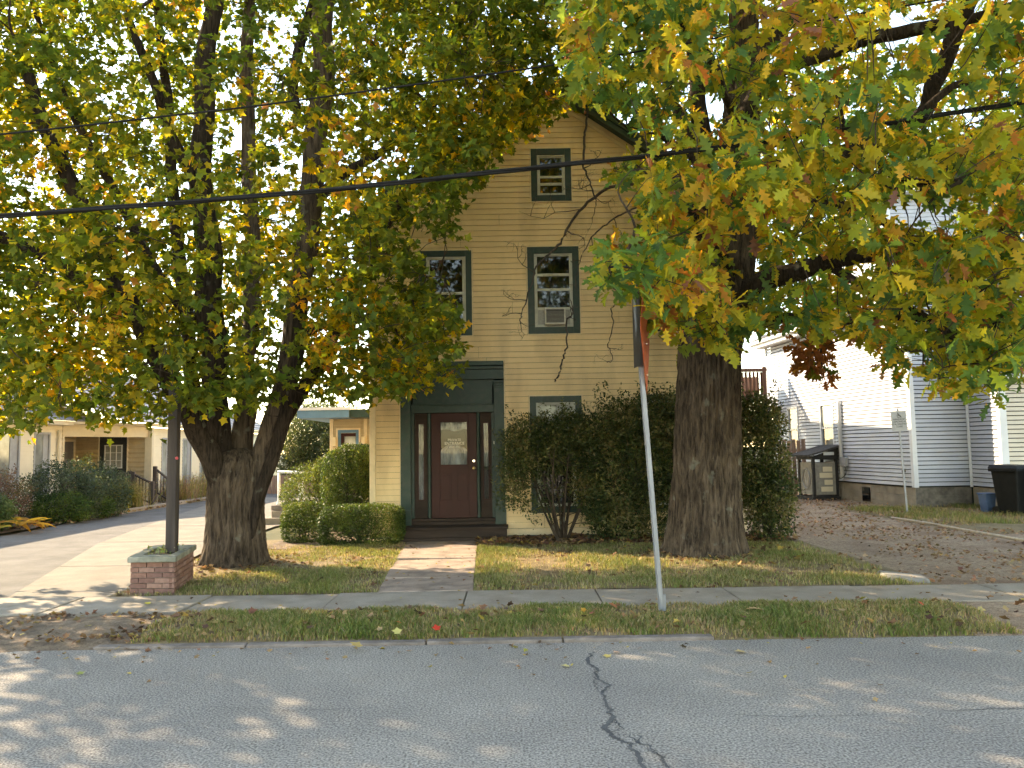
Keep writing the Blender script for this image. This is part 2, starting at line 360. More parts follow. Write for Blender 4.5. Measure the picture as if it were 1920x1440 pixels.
# ------------------------------------------------------------------ ground, road, pavements
KERB_Y, VERGE_Y, WALK0, WALK1, HOUSE_Y = 7.72, 7.86, 9.18, 10.22, 16.3
def sheet(name, pts, z, m):
    me = bpy.data.meshes.new(name); me.from_pydata([(p[0], p[1], z) for p in pts], [], [tuple(range(len(pts)))]); me.update()
    return tag(link(name, me, m), kind='structure')
def bumpy(name, x0, x1, y0, y1, z, m, amp=.02, step=.15, edge=None, keep=None):
    nx = max(2, int((x1-x0)/step)); ny = max(2, int((y1-y0)/step)); V = []; Fc = []
    for j in range(ny+1):
        for i in range(nx+1):
            x = x0+(x1-x0)*i/nx; y = y0+(y1-y0)*j/ny
            V.append((x, y, z + amp*noise.noise((x*1.3, y*1.3, 3)) + amp*.5*noise.noise((x*4, y*4, 9)) + (edge(x, y) if edge else 0)))
    for j in range(ny):
        for i in range(nx):
            cx = x0+(x1-x0)*(i+.5)/nx; cy = y0+(y1-y0)*(j+.5)/ny
            if keep and not keep(cx, cy): continue
            a = j*(nx+1)+i; Fc.append((a, a+1, a+nx+2, a+nx+1))
    me = bpy.data.meshes.new(name); me.from_pydata(V, [], Fc); me.update()
    return tag(link(name, me, m, smooth=True), kind='structure')
g = sheet('ground', [(-500, -400), (500, -400), (500, 900), (-500, 900)], -.03, 'ground')
road = sheet('road', [(-90, -5), (90, -5), (90, KERB_Y), (-90, KERB_Y)], 0, 'asphalt')
# sealed crack running down the road
def crack(pts, w, name='crack_seal'):
    P, Wd = smooth_path([(at(px, py, 1) - Vector((0, 0, CAM_H)))*(CAM_H/-(at(px, py, 1).z-CAM_H)) for px, py in pts], w, 9)
    V = []; Fc = []
    for i, p in enumerate(P):
        d = (P[min(i+1, len(P)-1)]-P[max(i-1, 0)]).normalized(); n_ = Vector((-d.y, d.x, 0))
        ww = .5*Wd[i]*(1+.55*noise.noise((i*.9, 2.1, len(P)))) * .5; off = .035*noise.noise((i*.55, 7.7, len(P)*.1))
        for s in (-1, 1): V.append((p.x+n_.x*(s*ww+off+.012*noise.noise((i*1.7, s*5, 1))), p.y+n_.y*(s*ww+off), .004))
    for i in range(len(P)-1): Fc.append((2*i, 2*i+1, 2*i+3, 2*i+2))
    me = bpy.data.meshes.new(name); me.from_pydata(V, [], Fc); me.update(); return link(name, me, 'tar', road)
crack([(1112, 1222), (1103, 1240), (1120, 1255), (1118, 1268), (1140, 1285), (1128, 1300), (1142, 1325), (1146, 1345), (1137, 1365), (1150, 1382), (1180, 1395), (1195, 1418), (1212, 1460)], [.03, .06, .05, .035, .045, .04, .05, .075, .08, .06, .05, .06, .07])
crack([(1118, 1265), (1115, 1282), (1124, 1296)], [.015, .02, .01])
crack([(1150, 1350), (1165, 1365), (1148, 1374)], [.03, .02, .02])
crack([(1195, 1375), (1204, 1392), (1228, 1408), (1240, 1425), (1252, 1440), (1262, 1465)], [.015, .03, .025, .03, .03, .03])
crack([(1150, 1383), (1175, 1378), (1200, 1395)], [.015, .01, .02])
crack([(1222, 1412), (1240, 1418), (1246, 1432)], [.012, .018, .012])
crack([(700, 1327), (560, 1332), (380, 1326)], [.006, .01, .006])
crack([(1360, 1340), (1500, 1344), (1640, 1340)], [.006, .012, .006])
crack([(1760, 1335), (1850, 1330), (1960, 1328)], [.01, .02, .02])
# kerb stones
kerb = bumpy('kerb', -4.1, 1.9, KERB_Y+.02, VERGE_Y-.02, .01, 'soil', .004)
x = -4.05; random.seed(3)
while x < 1.5:
    l = random.uniform(1.3, 2.0); x1 = min(x+l, 1.9); dz = random.uniform(-.012, .012); dy = random.uniform(-.012, .012)
    MB().box(x+.008, x1-.008, KERB_Y-.01+dy, VERGE_Y-.03+dy, -.05, .026+dz).build('kerb_stone', 'kerbstone', kerb, bevel=.012); x = x1
# verge and bare corners beside the driveways
mound = lambda x, y: .035*sin(pi*min(1, max(0, (y-VERGE_Y)/(WALK0-VERGE_Y))))
bumpy('verge', -3.75, 4.75, KERB_Y-.1, WALK0+.04, .035, 'turf', .02, .1, lambda x, y: mound(x, y)-.075*max(0, 1-(y-KERB_Y+.1)/.26))
lip = lambda y: -.05*max(0, 1-(y-KERB_Y+.12)/.3)
bumpy('soil_patch', -9, -3.6, KERB_Y-.14, WALK0+.03, .03, 'soil', .03, .09, lambda x, y: lip(y)+.05*max(0, 1-abs(x+4.4)/1.2)*max(0, 1-abs(y-8.75)/.45))
bumpy('driveway_mouth', 4.4, 13, KERB_Y-.14, WALK0+.03, .03, 'gravel', .014, .12, lambda x, y: lip(y))
sheet('bounce_pavement', [(-90, -40), (90, -40), (90, -5), (-90, -5)], .004, 'concrete')  # unseen pale ground behind the camera, added to bounce light onto the house front
# pavement of concrete slabs
sw = sheet('sidewalk', [(-30, WALK0), (30, WALK0), (30, WALK1), (-30, WALK1)], .012, 'soil')
random.seed(5); x = -8.7
while x < 13:
    l = 1.62; tz = random.uniform(-.008, .008); tx = random.uniform(-.004, .004)
    b = MB(); x1 = x+l-.016
    b.hexa([(x, WALK0+.01, -.03), (x1, WALK0+.01, -.03), (x1, WALK1-.01, -.03), (x, WALK1-.01, -.03),
            (x, WALK0+.01, .055+tz-tx), (x1, WALK0+.01, .055+tz+tx), (x1, WALK1-.01, .058+tz+tx), (x, WALK1-.01, .058+tz-tx)])
    b.build('slab', 'concrete', sw, bevel=.008); x += l
# lawns either side of the entrance path
def path_edge(y): t = (y-WALK1)/(15.2-WALK1); return (-1.74+(-2.06+1.74)*t - .02, -.56+(-.72+.56)*t + .02)
lawn_l = bumpy('lawn', -5.7, -1.6, WALK1, 16.6, .05, 'turf', .022, .12, lambda x, y: .05*exp(-((x+4.5)**2+(y-13)**2)/1.2), lambda x, y: x < path_edge(y)[0]+.06 and x > -5.2-.055*(y-10))
lawn_r = bumpy('lawn', -.8, 5.5, WALK1, 16.6, .05, 'turf', .022, .12, lambda x, y: .08*exp(-((x-3.1)**2+(y-13.2)**2)/1.5) - .06*max(0, x-4.9), lambda x, y: x > path_edge(y)[1]-.06)
# entrance path: worn sandstone slabs
pth = sheet('path', [(-1.76, WALK1), (-.54, WALK1), (-.7, 15.8), (-2.08, 15.8)], .03, 'soil')
ys = [WALK1+.01, 11.25, 12.2, 13.15, 14.1, 15.0, 15.76]
for i in range(6):
    e0 = path_edge(ys[i]); e1 = path_edge(ys[i+1]); dz = [0, .02, -.006, .03, .008, .0][i]; t = [.01, -.008, .012, -.01, .006, 0][i]
    MB().hexa([(e0[0], ys[i]+.01, -.02), (e0[1], ys[i]+.01, -.02), (e1[1], ys[i+1]-.014, -.02), (e1[0], ys[i+1]-.014, -.02),
               (e0[0], ys[i]+.01, .065+dz), (e0[1], ys[i]+.01, .065+dz+t), (e1[1], ys[i+1]-.014, .07+dz+t), (e1[0], ys[i+1]-.014, .07+dz)]).build('slab', 'sandstone', pth, bevel=.012)
# bed of dark litter under the shrubs by the house
bumpy('planting_bed', -.72, 5.3, 14.75, 16.4, .075, 'soil', .03, .12)
bumpy('planting_bed', -4.7, -2.1, 15.0, 17.8, .07, 'soil', .03, .12)
# left driveway: old asphalt, with a concrete strip beside it
drive = sheet('driveway', [(-30, WALK1-1.0), (-5.9, WALK1-1.0), (-5.6, 10.25), (-6.4, 12.6), (-7.5, 16.8), (-9, 23.5), (-10, 29.6), (-10, 60), (-12.3, 60), (-12.4, 24), (-12, 19), (-12.6, 17.2), (-30, 16.2)], .008, 'old_asphalt')
apron = sheet('concrete_strip', [(-6.55, WALK1-.001), (-5.15, WALK1-.001), (-5.5, 12.5), (-5.9, 15.5), (-6.0, 20), (-5.2, 24), (-5.2, 33), (-11.25, 33), (-11.25, 29.6), (-10.15, 23.5), (-8.75, 16.8), (-7.35, 12.6)], .012, 'worn_concrete')
for (a, b_) in (((-6.55, 10.9), (-5.3, 10.9)), ((-7.6, 13.4), (-5.65, 13.3)), ((-8.8, 17), (-5.95, 16.8)), ((-9.6, 20.6), (-6.0, 20.4))):
    MB().hexa([(a[0], a[1]-.008, .011), (b_[0], b_[1]-.008, .011), (b_[0], b_[1]+.008, .011), (a[0], a[1]+.008, .011), (a[0], a[1]-.008, .016), (b_[0], b_[1]-.008, .016), (b_[0], b_[1]+.008, .016), (a[0], a[1]+.008, .016)]).build('joint', 'tar', apron)
lw = sheet('left_pavement', [(-12.35, 22.5), (-12.2, 40), (-13.6, 40), (-13.6, 22.5)], .05, 'concrete')
MB().poly([(-12.3, 22.5), (-12.15, 40), (-12.3, 40), (-12.45, 22.5)], -.02, .14).build('kerb_edge', 'concrete', lw, bevel=.02)
bumpy('left_bed', -24, -12.25, 16.3, 28.5, .03, 'soil', .05, .3, None, lambda x, y: y < 22.5 or x < -12.5)
# right driveway: gravel strewn with leaves, grass fringe by the white house
bumpy('gravel_drive', 4.6, 14, WALK1, 34, .02, 'gravel', .03, .2, lambda x, y: -.02*max(0, 6-x))
bumpy('side_lawn', 8.9, 16, 15.8, 22.8, .045, 'turf', .03, .18, lambda x, y: -.05*max(0, 9.6-x) - .02*max(0, 17-y))

# ------------------------------------------------------------------ siding helper
def siding(parent, w, s0, s1, z0, z1, pitch, openings, m, limits=None, lip=.022, top=.002, jitter=0.0, gap=.005):
    """one board object per course and stretch; openings = (s0,s1,z0,z1); limits(z) -> (smin,smax)"""
    n = int(math.ceil((z1-z0)/pitch - 1e-6)); made = []; seam = None
    for r in range(n):
        a = z0+r*pitch; b = min(a+pitch, z1)
        cuts = sorted({a, b} | {q for o in openings for q in (o[2], o[3]) if a+.004 < q < b-.004})
        spans = []
        for c0, c1 in zip(cuts[:-1], cuts[1:]):
            l0, r0 = limits(c0) if limits else (s0, s1); l1, r1 = limits(c1) if limits else (s0, s1)
            cur = [(l0, r0, l1, r1)]; mid = (c0+c1)/2
            for o in openings:
                if o[2] < mid < o[3]:
                    nx = []
                    for (p0, q0, p1, q1) in cur:
                        if o[1] <= min(p0, p1) or o[0] >= max(q0, q1): nx.append((p0, q0, p1, q1)); continue
                        if o[0] > p0: nx.append((p0, o[0], p1, o[0]))
                        if o[1] < q0: nx.append((o[1], q0, o[1], q1))
                    cur = nx
            for (p0, q0, p1, q1) in cur:
                if q0-p0 < .01: continue
                p1 = min(p1, q1-.002) if q1 > p1 else q0-.003
                spans.append((c0, c1, p0, q0, max(p1, p0), max(q1, p1)))
        if r % 2 == 0: seam = random.uniform(s0+.8, s1-.8) if s1-s0 > 2.4 else None
        sp2 = []
        for (c0, c1, p0, q0, p1, q1) in spans:
            if seam and max(p0, p1)+.3 < seam < min(q0, q1)-.3: sp2 += [(c0, c1, p0, seam-.0015, p1, seam-.0015), (c0, c1, seam+.0015, q0, seam+.0015, q1)]
            else: sp2.append((c0, c1, p0, q0, p1, q1))
        for (c0, c1, p0, q0, p1, q1) in sp2:
            def off(z): return top + (lip-top)*(1-(z-a)/pitch)
            jt = random.uniform(-jitter, jitter)
            bd = MB().wbox(w, p0+.001, q0-.001, c0+(gap if abs(c0-a) < 1e-6 else .0006), c1-.0006, -.012, off(c0)+jt, -.012, off(c1)+jt, p1+.001, q1-.001)
            made.append(bd.build('siding_board', m, parent))
    return made

# ------------------------------------------------------------------ the yellow house
HX0, HX1, HXC, APEX, SLOPE = -2.93, 4.73, .9, 9.33, .69
EAVE = APEX-SLOPE*(HXC-HX0)
house = thing('yellow_house', 'tall narrow yellow clapboard house with a gable, green window trim and maroon door', 'house', (.9, 16.3, 0))
wf = wall(0, HOUSE_Y, 1, 0)                               # front: s = x, outward = -y
BK = 32.2
core = MB()
fy = HOUSE_Y+.3
core.v = [(HX0+.02, fy, -.1), (HX1-.02, fy, -.1), (HX1-.02, fy, EAVE-.05), (HXC, fy, APEX-.07), (HX0+.02, fy, EAVE-.05),
          (HX0+.02, BK, -.1), (HX1-.02, BK, -.1), (HX1-.02, BK, EAVE-.05), (HXC, BK, APEX-.07), (HX0+.02, BK, EAVE-.05)]
core.f = [(0, 1, 2, 3, 4), (9, 8, 7, 6, 5), (0, 5, 6, 1), (1, 6, 7, 2), (2, 7, 8, 3), (3, 8, 9, 4), (4, 9, 5, 0)]
core.build('inner_wall', 'shade_backing', house)
# openings on the front: outer edge of the trim
OPN = dict(attic=(.47, 1.32, 7.05, 8.19), left=(-1.89, -.81, 4.22, 6.02), mid=(.36, 1.44, 4.23, 6.07), right=(2.62, 3.70, 4.24, 6.09), low=(.36, 1.43, .54, 2.93), low2=(2.62, 3.7, .54, 2.93))
ENTRY = (-2.31, -.17, 0, 3.67)
ops = [(a-.022, b+.022, c-.022, d+.022) for a, b, c, d in OPN.values()] + [(ENTRY[0]-.022, ENTRY[1]+.022, -1, ENTRY[3]+.022)]
rake = lambda z: ((HX0+.1, HX1-.1) if z <= EAVE+.07 else (HXC-(APEX-.0-z)/SLOPE+.07, HXC+(APEX-.0-z)/SLOPE-.07))
random.seed(11)
siding(house, wf, HX0+.1, HX1-.1, .235, APEX-.09, .117, ops, 'yellow_vinyl', rake, jitter=.001)
# side walls of the house: same courses, seen edge-on from the street
wl = wall(HX0, BK, 0, -1); wr = wall(HX1, HOUSE_Y, 0, 1)
sd = MB(); 
for r in range(int((EAVE-.24)/.117)):
    a = .235+r*.117
    sd.wbox(wl, 0, BK-HOUSE_Y-.1, a, a+.116, -.02, .016, -.02, .003); sd.wbox(wr, .1, BK-HOUSE_Y, a, a+.116, -.02, .016, -.02, .003)
tag(sd.build('side_siding', 'yellow_vinyl', house), kind='stuff')
for s0, s1 in ((HX0-.02, HX0+.098), (HX1-.098, HX1+.02)):
    MB().box(s0, s1, HOUSE_Y-.022, HOUSE_Y+.1, .1, EAVE+.06).build('corner_board', 'cream_trim', house, bevel=.004)
MB().wbox(wf, ENTRY[1]+.024, HX1-.1, .1, .232, -.02, .012).build('skirt_board', 'cream_trim', house)
MB().wbox(wf, HX0+.1, ENTRY[0]-.024, .1, .232, -.02, .012).build('skirt_board', 'cream_trim', house)
MB().box(HX0+.03, HX1-.03, HOUSE_Y+.03, HOUSE_Y+.2, -.1, .098).build('foundation', 'dark_block', house)
# roof with green rake boards and cream frieze
def rakebox(sx, d0, d1, y0, y1, t0, t1, name, m, parent=None):
    """slab along one slope: from ridge out to distance beyond the eave, between heights t0,t1 above the roof line"""
    x_out = (HX1+.38 if sx > 0 else HX0-.38); zo = APEX - SLOPE*abs(x_out-HXC)
    b = MB(); b.hexa([(HXC, y0, APEX+t0), (x_out, y0, zo+t0), (x_out, y1, zo+t0), (HXC, y1, APEX+t0), (HXC, y0, APEX+t1), (x_out, y0, zo+t1), (x_out, y1, zo+t1), (HXC, y1, APEX+t1)])
    if sx < 0: b.f = [f[::-1] for f in b.f]
    return b.build(name, m, parent or house)
for sx in (1, -1):
    rf = rakebox(sx, 0, 0, HOUSE_Y-.42, BK+.3, .155, .215, 'roof', 'dark_shingle')
    rakebox(sx, 0, 0, HOUSE_Y-.46, HOUSE_Y-.421, -.03, .20, 'rake_board', 'green_paint')
    rakebox(sx, 0, 0, HOUSE_Y-.5, HOUSE_Y-.461, .10, .225, 'rake_moulding', 'green_paint')
    rakebox(sx, 0, 0, HOUSE_Y-.42, HOUSE_Y-.03, .08, .15, 'soffit', 'green_paint')
    rakebox(sx, 0, 0, HOUSE_Y-.03, HOUSE_Y+.05, -.1, .078, 'frieze_board', 'cream_trim')
    rakebox(sx, 0, 0, HOUSE_Y-.05, HOUSE_Y-.031, -.02, .07, 'frieze_moulding', 'cream_trim')
    xe = HX1+.38 if sx > 0 else HX0-.38; ze = APEX-SLOPE*abs(xe-HXC)
    MB().box(min(xe, xe-sx*.03), max(xe, xe-sx*.03), HOUSE_Y-.42, BK+.3, ze-.05, ze+.15).build('eave_fascia', 'green_paint', house)
# windows
def window(o, parent, w=wf, trim='green_paint', sash='sash_white', tw=.125, kind='double', glass='dark_glass', jch='cream_trim'):
    s0, s1, z0, z1 = o
    win = MB().ring(w, s0, s1, z0, z1, tw, -.1, .035).build('window', trim, parent, bevel=.004)
    if jch: MB().ring(w, s0-.02, s1+.02, z0-.02, z1+.02, .0195, -.01, .026).build('outer_bead', jch, win)
    a, b, c, d = s0+tw, s1-tw, z0+tw, z1-tw
    MB().ring(w, a+.001, b-.001, c+.001, d-.001, .03, -.09, .006).build('storm_frame', sash, win, bevel=.003)
    a += .031; b -= .031; c += .031; d -= .031; st = .04
    zs = {'double': [c, c+(d-c)*.5, d], 'triple': [c, c+(d-c)*.27, c+(d-c)*.46, d], 'mid': [c, c+(d-c)*.24, c+(d-c)*.51, c+(d-c)*.72, d], 'single': [c, d]}[kind]
    for i in range(len(zs)-1):
        o0 = -.06 if i % 2 == 0 else -.05
        MB().ring(w, a+.002, b-.002, zs[i]+.001, zs[i+1]-.001, st if kind == 'double' else .03, o0-.03, o0+.02, .03, .02).build('sash', sash, win)
        if not (kind == 'mid' and i == 0):
            gm = glass if not isinstance(glass, (list, tuple)) else glass[i]
            MB().wbox(w, a+.02, b-.02, zs[i]+.015, zs[i+1]-.015, o0-.008, o0-.002).build('pane', gm, win)
    return win, (a, b, c, d), zs
window(OPN['attic'], house, kind='triple', tw=.13)
window(OPN['left'], house)
wm, inn, zs = window(OPN['mid'], house, kind='mid', tw=.14)
window(OPN['right'], house)
wlow, il, zl = window(OPN['low'], house, glass=['dark_glass', 'clear_glass'], tw=.13)
MB().wbox(wf, il[0], il[1], zl[1], il[3], -.12, -.11).build('blind', 'blind_white', wlow)
window(OPN['low2'], house)
# pale curtain low in the attic window
# air conditioner in the middle window
ac = thing('air_conditioner', 'boxy white air conditioner in the middle upstairs window', 'air conditioner', (.92, 16.2, 4.4))
a0, a1, az0, az1 = .70, 1.13, zs[0]+.005, zs[1]-.01
MB().ring(wf, a0, a1, az0, az1, .03, -.1, .17).build('casing', 'ac_white', ac, bevel=.008)
MB().wbox(wf, a0+.03, a1-.03, az0+.03, az1-.03, -.1, .14).build('coil', 'ac_grille', ac)
gr = MB()
for k in range(9): gr.wbox(wf, a0+.03, a1-.03, az0+.04+k*.027, az0+.046+k*.027, .14, .152)
gr.build('grille', 'accordion', ac)
for s0, s1 in ((inn[0]+.004, a0-.002), (a1+.002, inn[1]-.004)):
    p = MB(); k = 0; s = s0
    while s < s1-.008:
        p.wbox(wf, s, min(s+.017, s1), az0, az1, -.075, -.045 if k % 2 else -.05); s += .0175; k += 1
    p.build('side_curtain', 'accordion', ac)
# entrance
ent = MB().wbox(wf, -2.06, -.42, 2.78, 3.33, -.1, -.05).build('entrance_surround', 'green_paint', house)
for (s0, s1) in ((-2.31, -2.1), (-.38, -.17)):
    MB().wbox(wf, s0, s1, .33, 3.26, -.28, .05).build('pilaster', 'green_paint', ent, bevel=.006)
    MB().wbox(wf, s0-.001, s1+.012, .33, .62, .0505, .075).build('pilaster_base', 'green_paint', ent, bevel=.006)
    for k, (z0, z1, o) in enumerate(((3.12, 3.16, .07), (3.17, 3.22, .085), (3.225, 3.27, .105))):
        MB().wbox(wf, s0, s1, z0, z1, .0505, o).build('capital', 'green_paint', ent, bevel=.008)
MB().wbox(wf, ENTRY[0], ENTRY[1], 3.3, 3.50, -.28, .06).build('frieze', 'green_paint', ent, bevel=.004)
MB().wbox(wf, ENTRY[0], ENTRY[1], 3.505, 3.57, -.28, .10).build('cornice', 'green_paint', ent, bevel=.01)
MB().wbox(wf, ENTRY[0], ENTRY[1], 3.575, 3.67, -.28, .14).build('cornice', 'green_paint', ent, bevel=.01)
MB().ring(wf, ENTRY[0]-.02, ENTRY[1]+.02, .24, ENTRY[3]+.02, .0195, -.02, .026, .001).build('outer_bead', 'cream_trim', ent)
# rounded corners of the panel over the door
for sx, s in ((1, -2.1), (-1, -.38)):
    b = MB(); n = 8; pts = [(s, 3.3)] + [(s+sx*.16*(1-sin(t)), 3.3-.22*(1-cos(t))) for t in [pi/2*i/n for i in range(n+1)]]
    o = len(pts); b.v = [wf(p[0], p[1], -.049) for p in pts] + [wf(p[0], p[1], -.02) for p in pts]
    b.f = [tuple(range(o)), tuple(range(o, 2*o))[::-1]] + [(i, (i+1) % o, o+(i+1) % o, o+i) for i in range(o)]
    b.build('spandrel', 'green_paint', ent)
MB().wbox(wf, -2.1, -.38, 2.62, 2.775, -.28, -.01).build('lintel', 'green_paint', ent, bevel=.008)
MB().wbox(wf, -2.1, -.38, 2.77, 2.80, -.1, .015).build('lintel_moulding', 'green_paint', ent, bevel=.006)
for s in (-1.735, -.715):
    bb = MB().bar(wf(s, .46, -.10), wf(s, 2.62, -.10), .035, n=12).build('mullion_post', 'green_paint', ent, smooth=False)
for s0, s1 in ((-2.1, -2.04), (-.44, -.38)):
    MB().wbox(wf, s0, s1, .46, 2.62, -.28, -.06).build('jamb', 'green_paint', ent)
MB().wbox(wf, -2.1, -.38, .40, .455, -.28, .01).build('sill', 'dark_brown_wood', ent, bevel=.01)
MB().wbox(wf, -2.1, -.38, .33, .397, -.28, .05).build('sill', 'dark_brown_wood', ent, bevel=.01)
for (s0, s1, g0, g1) in ((-2.04, -1.77, -1.98, -1.83), (-.68, -.44, -.64, -.505)):
    sdl = MB(); sdl.ring(wf, s0, s1, .457, 2.618, (g0-s0+s1-g1)/2, -.2, -.13, .36, .2); sl_ = sdl.build('sidelight', 'dark_brown_wood', ent)
    gg0, gg1 = s0+(g0-s0+s1-g1)/2, s1-(g0-s0+s1-g1)/2
    MB().ring(wf, gg0, gg1, .817, 2.418, .02, -.129, -.12).build('glazing_bead', 'maroon_paint', sl_)
    MB().wbox(wf, gg0+.002, gg1-.002, .818, 2.416, -.16, -.156).build('pane', 'clear_glass', sl_)
    def cur(s0, s1, z0, z1, o, amp, fr, name, parent, ph=0, slant=0, gather=None):
        V = []; Fc = []; nx, nz = 40, 24
        for j in range(nz+1):
            for i in range(nx+1):
                u = i/nx; v = j/nz; zz = z0+(z1-z0)*v; ss = s0+(s1-s0)*u
                if gather: ss = gather[0]+(ss-gather[0])*(1-.75*exp(-((v-gather[1])/.22)**2))
                V.append(wf(ss, zz + slant*sin(u*9+v*3)*.02, o+amp*sin(u*fr+ph+1.6*noise.noise((u*3, v*2.5, ph)))*(.4+.6*v)))
        for j in range(nz):
            for i in range(nx): a = j*(nx+1)+i; Fc.append((a, a+1, a+nx+2, a+nx+1))
        me = bpy.data.meshes.new(name); me.from_pydata(V, [], Fc); return link(name, me, 'curtain', parent, smooth=True)
    cur(gg0-.02, gg1+.02, 1.5 if s0 > -1 else .8, 2.44, -.23, .018, 14, 'curtain', sl_, s0)
door = MB()
door.ring(wf, -1.695, -.755, .46, 2.618, .165, -.19, -.115, 1.06, .16)
dr = door.build('door', 'maroon_paint', house, bevel=.003)
MB().ring(wf, -1.53, -.92, 1.52, 2.458, .03, -.114, -.098).build('glazing_frame', 'maroon_paint', dr, bevel=.004)
gp = MB().wbox(wf, -1.51, -.94, 1.54, 2.44, -.15, -.146).build('door_glass', 'clear_glass', dr)
for s0 in (-1.53, -1.17):
    b = MB(); b.ring(wf, s0, s0+.25, .8, 1.37, .018, -.1145, -.106); b.wbox(wf, s0+.035, s0+.215, .835, 1.335, -.1145, -.109)
    b.build('door_panel', 'maroon_paint', dr, bevel=.004)
MB().bar(wf(-.815, 1.62, -.115), wf(-.815, 1.62, -.085), .028, n=14).build('deadbolt', 'nickel', dr)
kn = MB(); kn.bar(wf(-.815, 1.47, -.115), wf(-.815, 1.47, -.105), .036, n=14); kn.tube([wf(-.815, 1.47, -.105), wf(-.815, 1.47, -.09), wf(-.815, 1.47, -.075), wf(-.815, 1.47, -.06), wf(-.815, 1.47, -.05)], [.012, .014, .03, .032, .016], 14)
kn.build('door_knob', 'brass', dr, smooth=True)
cur(-1.52, -.93, 1.5, 1.98, -.23, .03, 24, 'curtain', gp, 1.3, 0, (-1.26, 1.05))
cur(-1.52, -.93, 2.26, 2.46, -.22, .02, 30, 'valance', gp, 2.2, 1)
for (t, z, sz) in (('PRIVATE', 2.055, .075), ('ENTRANCE', 1.985, .08), ('Entry Only', 1.915, .05)):
    text(t, 'lettering', 'white_lettering', gp, wf(-1.215, z, -.143), sz, (pi/2, 0, 0))
# doorbell
MB().wbox(wf, -.40, -.385, 1.96, 2.02, -.059, -.05).build('doorbell', 'sash_white', ent)
# entrance step of dark timber
st = thing('entrance_step', 'dark brown wooden step in front of the maroon door', 'step', (-1.24, 16.0, 0))
MB().wbox(wf, -2.36, -.12, .285, .328, .052, .58).build('tread', 'dark_brown_wood', st, bevel=.008)
MB().wbox(wf, -2.33, -.15, -.03, .283, .06, .53).build('riser', 'dark_brown_wood', st)
MB().wbox(wf, -2.30, -.18, .02, .13, .531, .60).build('toe_board', 'dark_brown_wood', st, bevel=.006)

# ------------------------------------------------------------------ rear annex with blue canopy
ann = thing('side_annex', 'low cream annex with flat blue edged canopy behind the clipped yews', 'annex', (-4.3, 24, 0))
wa = wall(0, 24, 1, 0)
MB().box(-5.5, HX0-.03, 24.06, 29, -.05, 2.95).build('inner_wall', 'cream_trim', ann)
siding(ann, wa, -5.45, HX0-.03, .1, 2.85, .15, [(-5.36, -4.62, -1, 2.56)], 'tan_log')
for s in (-5.55, -4.52): MB().wbox(wa, s, s+.1, 0, 2.86, -.05, .03).build('corner_board', 'cream_trim', ann)
d_ = MB().ring(wa, -5.36, -4.62, 0, 2.56, .05, -.03, .03, .001).build('door_frame', 'cream_trim', ann)
MB().ring(wa, -5.309, -4.671, 0, 2.509, .09, -.04, .01, .001).build('door_casing', 'blue_fascia', ann)
dd = MB().ring(wa, -5.218, -4.672, 0, 2.41, .1, -.05, -.01, .9).build('door', 'maroon_paint', ann)
MB().wbox(wa, -5.117, -4.773, .9, 2.31, -.045, -.035).build('pane', 'pale_glass', dd)
MB().box(-6.25, -4.75, 22.9, 29, 2.84, 3.06).build('canopy', 'blue_fascia', ann)
MB().box(-6.3, -4.7, 22.85, 29, 3.062, 3.14).build('canopy_cap', 'white_trim', ann)
MB().box(-4.748, HX0-.4, 22.95, 29, 2.84, 3.07).build('canopy_return', 'green_paint', ann)
for i, s in enumerate((-5.47, -4.58)):
    l_ = tag(MB().wbox(wa, s, s+.13, 2.02, 2.3, .035, .13).build('wall_lamp', 'plastic_lamp', None, bevel=.01), ['tan wall lamp left of the annex door', 'tan wall lamp right of the annex door'][i], 'lamp', 'wall lamps by the annex door')

# ------------------------------------------------------------------ the white house on the right
wh = thing('white_house', 'white vinyl sided house on block foundation right of the gravel drive', 'house', (12, 24, 0))
CX, CY = 11.2, 22.2                                        # near corner
DX, DY = -.1, 1.0; dl = sqrt(DX*DX+DY*DY); LEN = 9.5
FX, FY_ = CX+DX/dl*LEN, CY+DY/dl*LEN                       # far corner
ws = wall(FX, FY_, -DX, -DY)                               # side wall facing the drive; s from the far corner
wfr = wall(CX, CY, 1, .02)                                 # front face
ZB, ZE = .62, 5.75
def s_of_px(px):                                           # where a sight line meets the side wall
    k = (px-960)/FPX
    t = (CX-k*CY)/(k*DY/dl - DX/dl); return LEN-t
sA0, sA1 = s_of_px(1538), s_of_px(1561); sB0, sB1 = s_of_px(1477), s_of_px(1494)
wops = [(sA0-.05, sA1+.05, 1.55, 3.25), (sB0-.05, sB1+.05, 1.55, 3.25)]
inn_ = MB(); inn_.poly([(FX+.2, FY_), (CX+.08, CY+.1), (CX+9, CY+.3), (FX+9, FY_)][::1], -.1, ZE+.05)
inn_.build('inner_wall', 'shade_backing', wh)  # dark backing makes the siding gaps read as shade lines
random.seed(21)
siding(wh, ws, .06, LEN-.1, ZB, ZE, .118, wops, 'white_vinyl', gap=.022, lip=.026)
for o in wops:
    s0, s1, z0, z1 = o
    wn = MB().ring(ws, s0, s1, z0, z1, .07, -.05, .035).build('window', 'white_trim', wh)
    MB().wbox(ws, s0-.03, s1+.03, z0-.06, z0-.001, -.02, .07).build('sill', 'white_trim', wn)
    zm = (z0+z1)/2
    MB().wbox(ws, s0+.071, s1-.071, zm-.03, zm+.03, -.04, .01).build('meeting_rail', 'white_trim', wn)
    MB().wbox(ws, s0+.071, s1-.071, zm+.031, z1-.071, -.035, -.02).build('pane', 'pale_glass', wn)
    MB().wbox(ws, s0+.071, s1-.071, z0+.071, zm-.031, -.04, -.03).build('pane', 'pale_glass', wn)
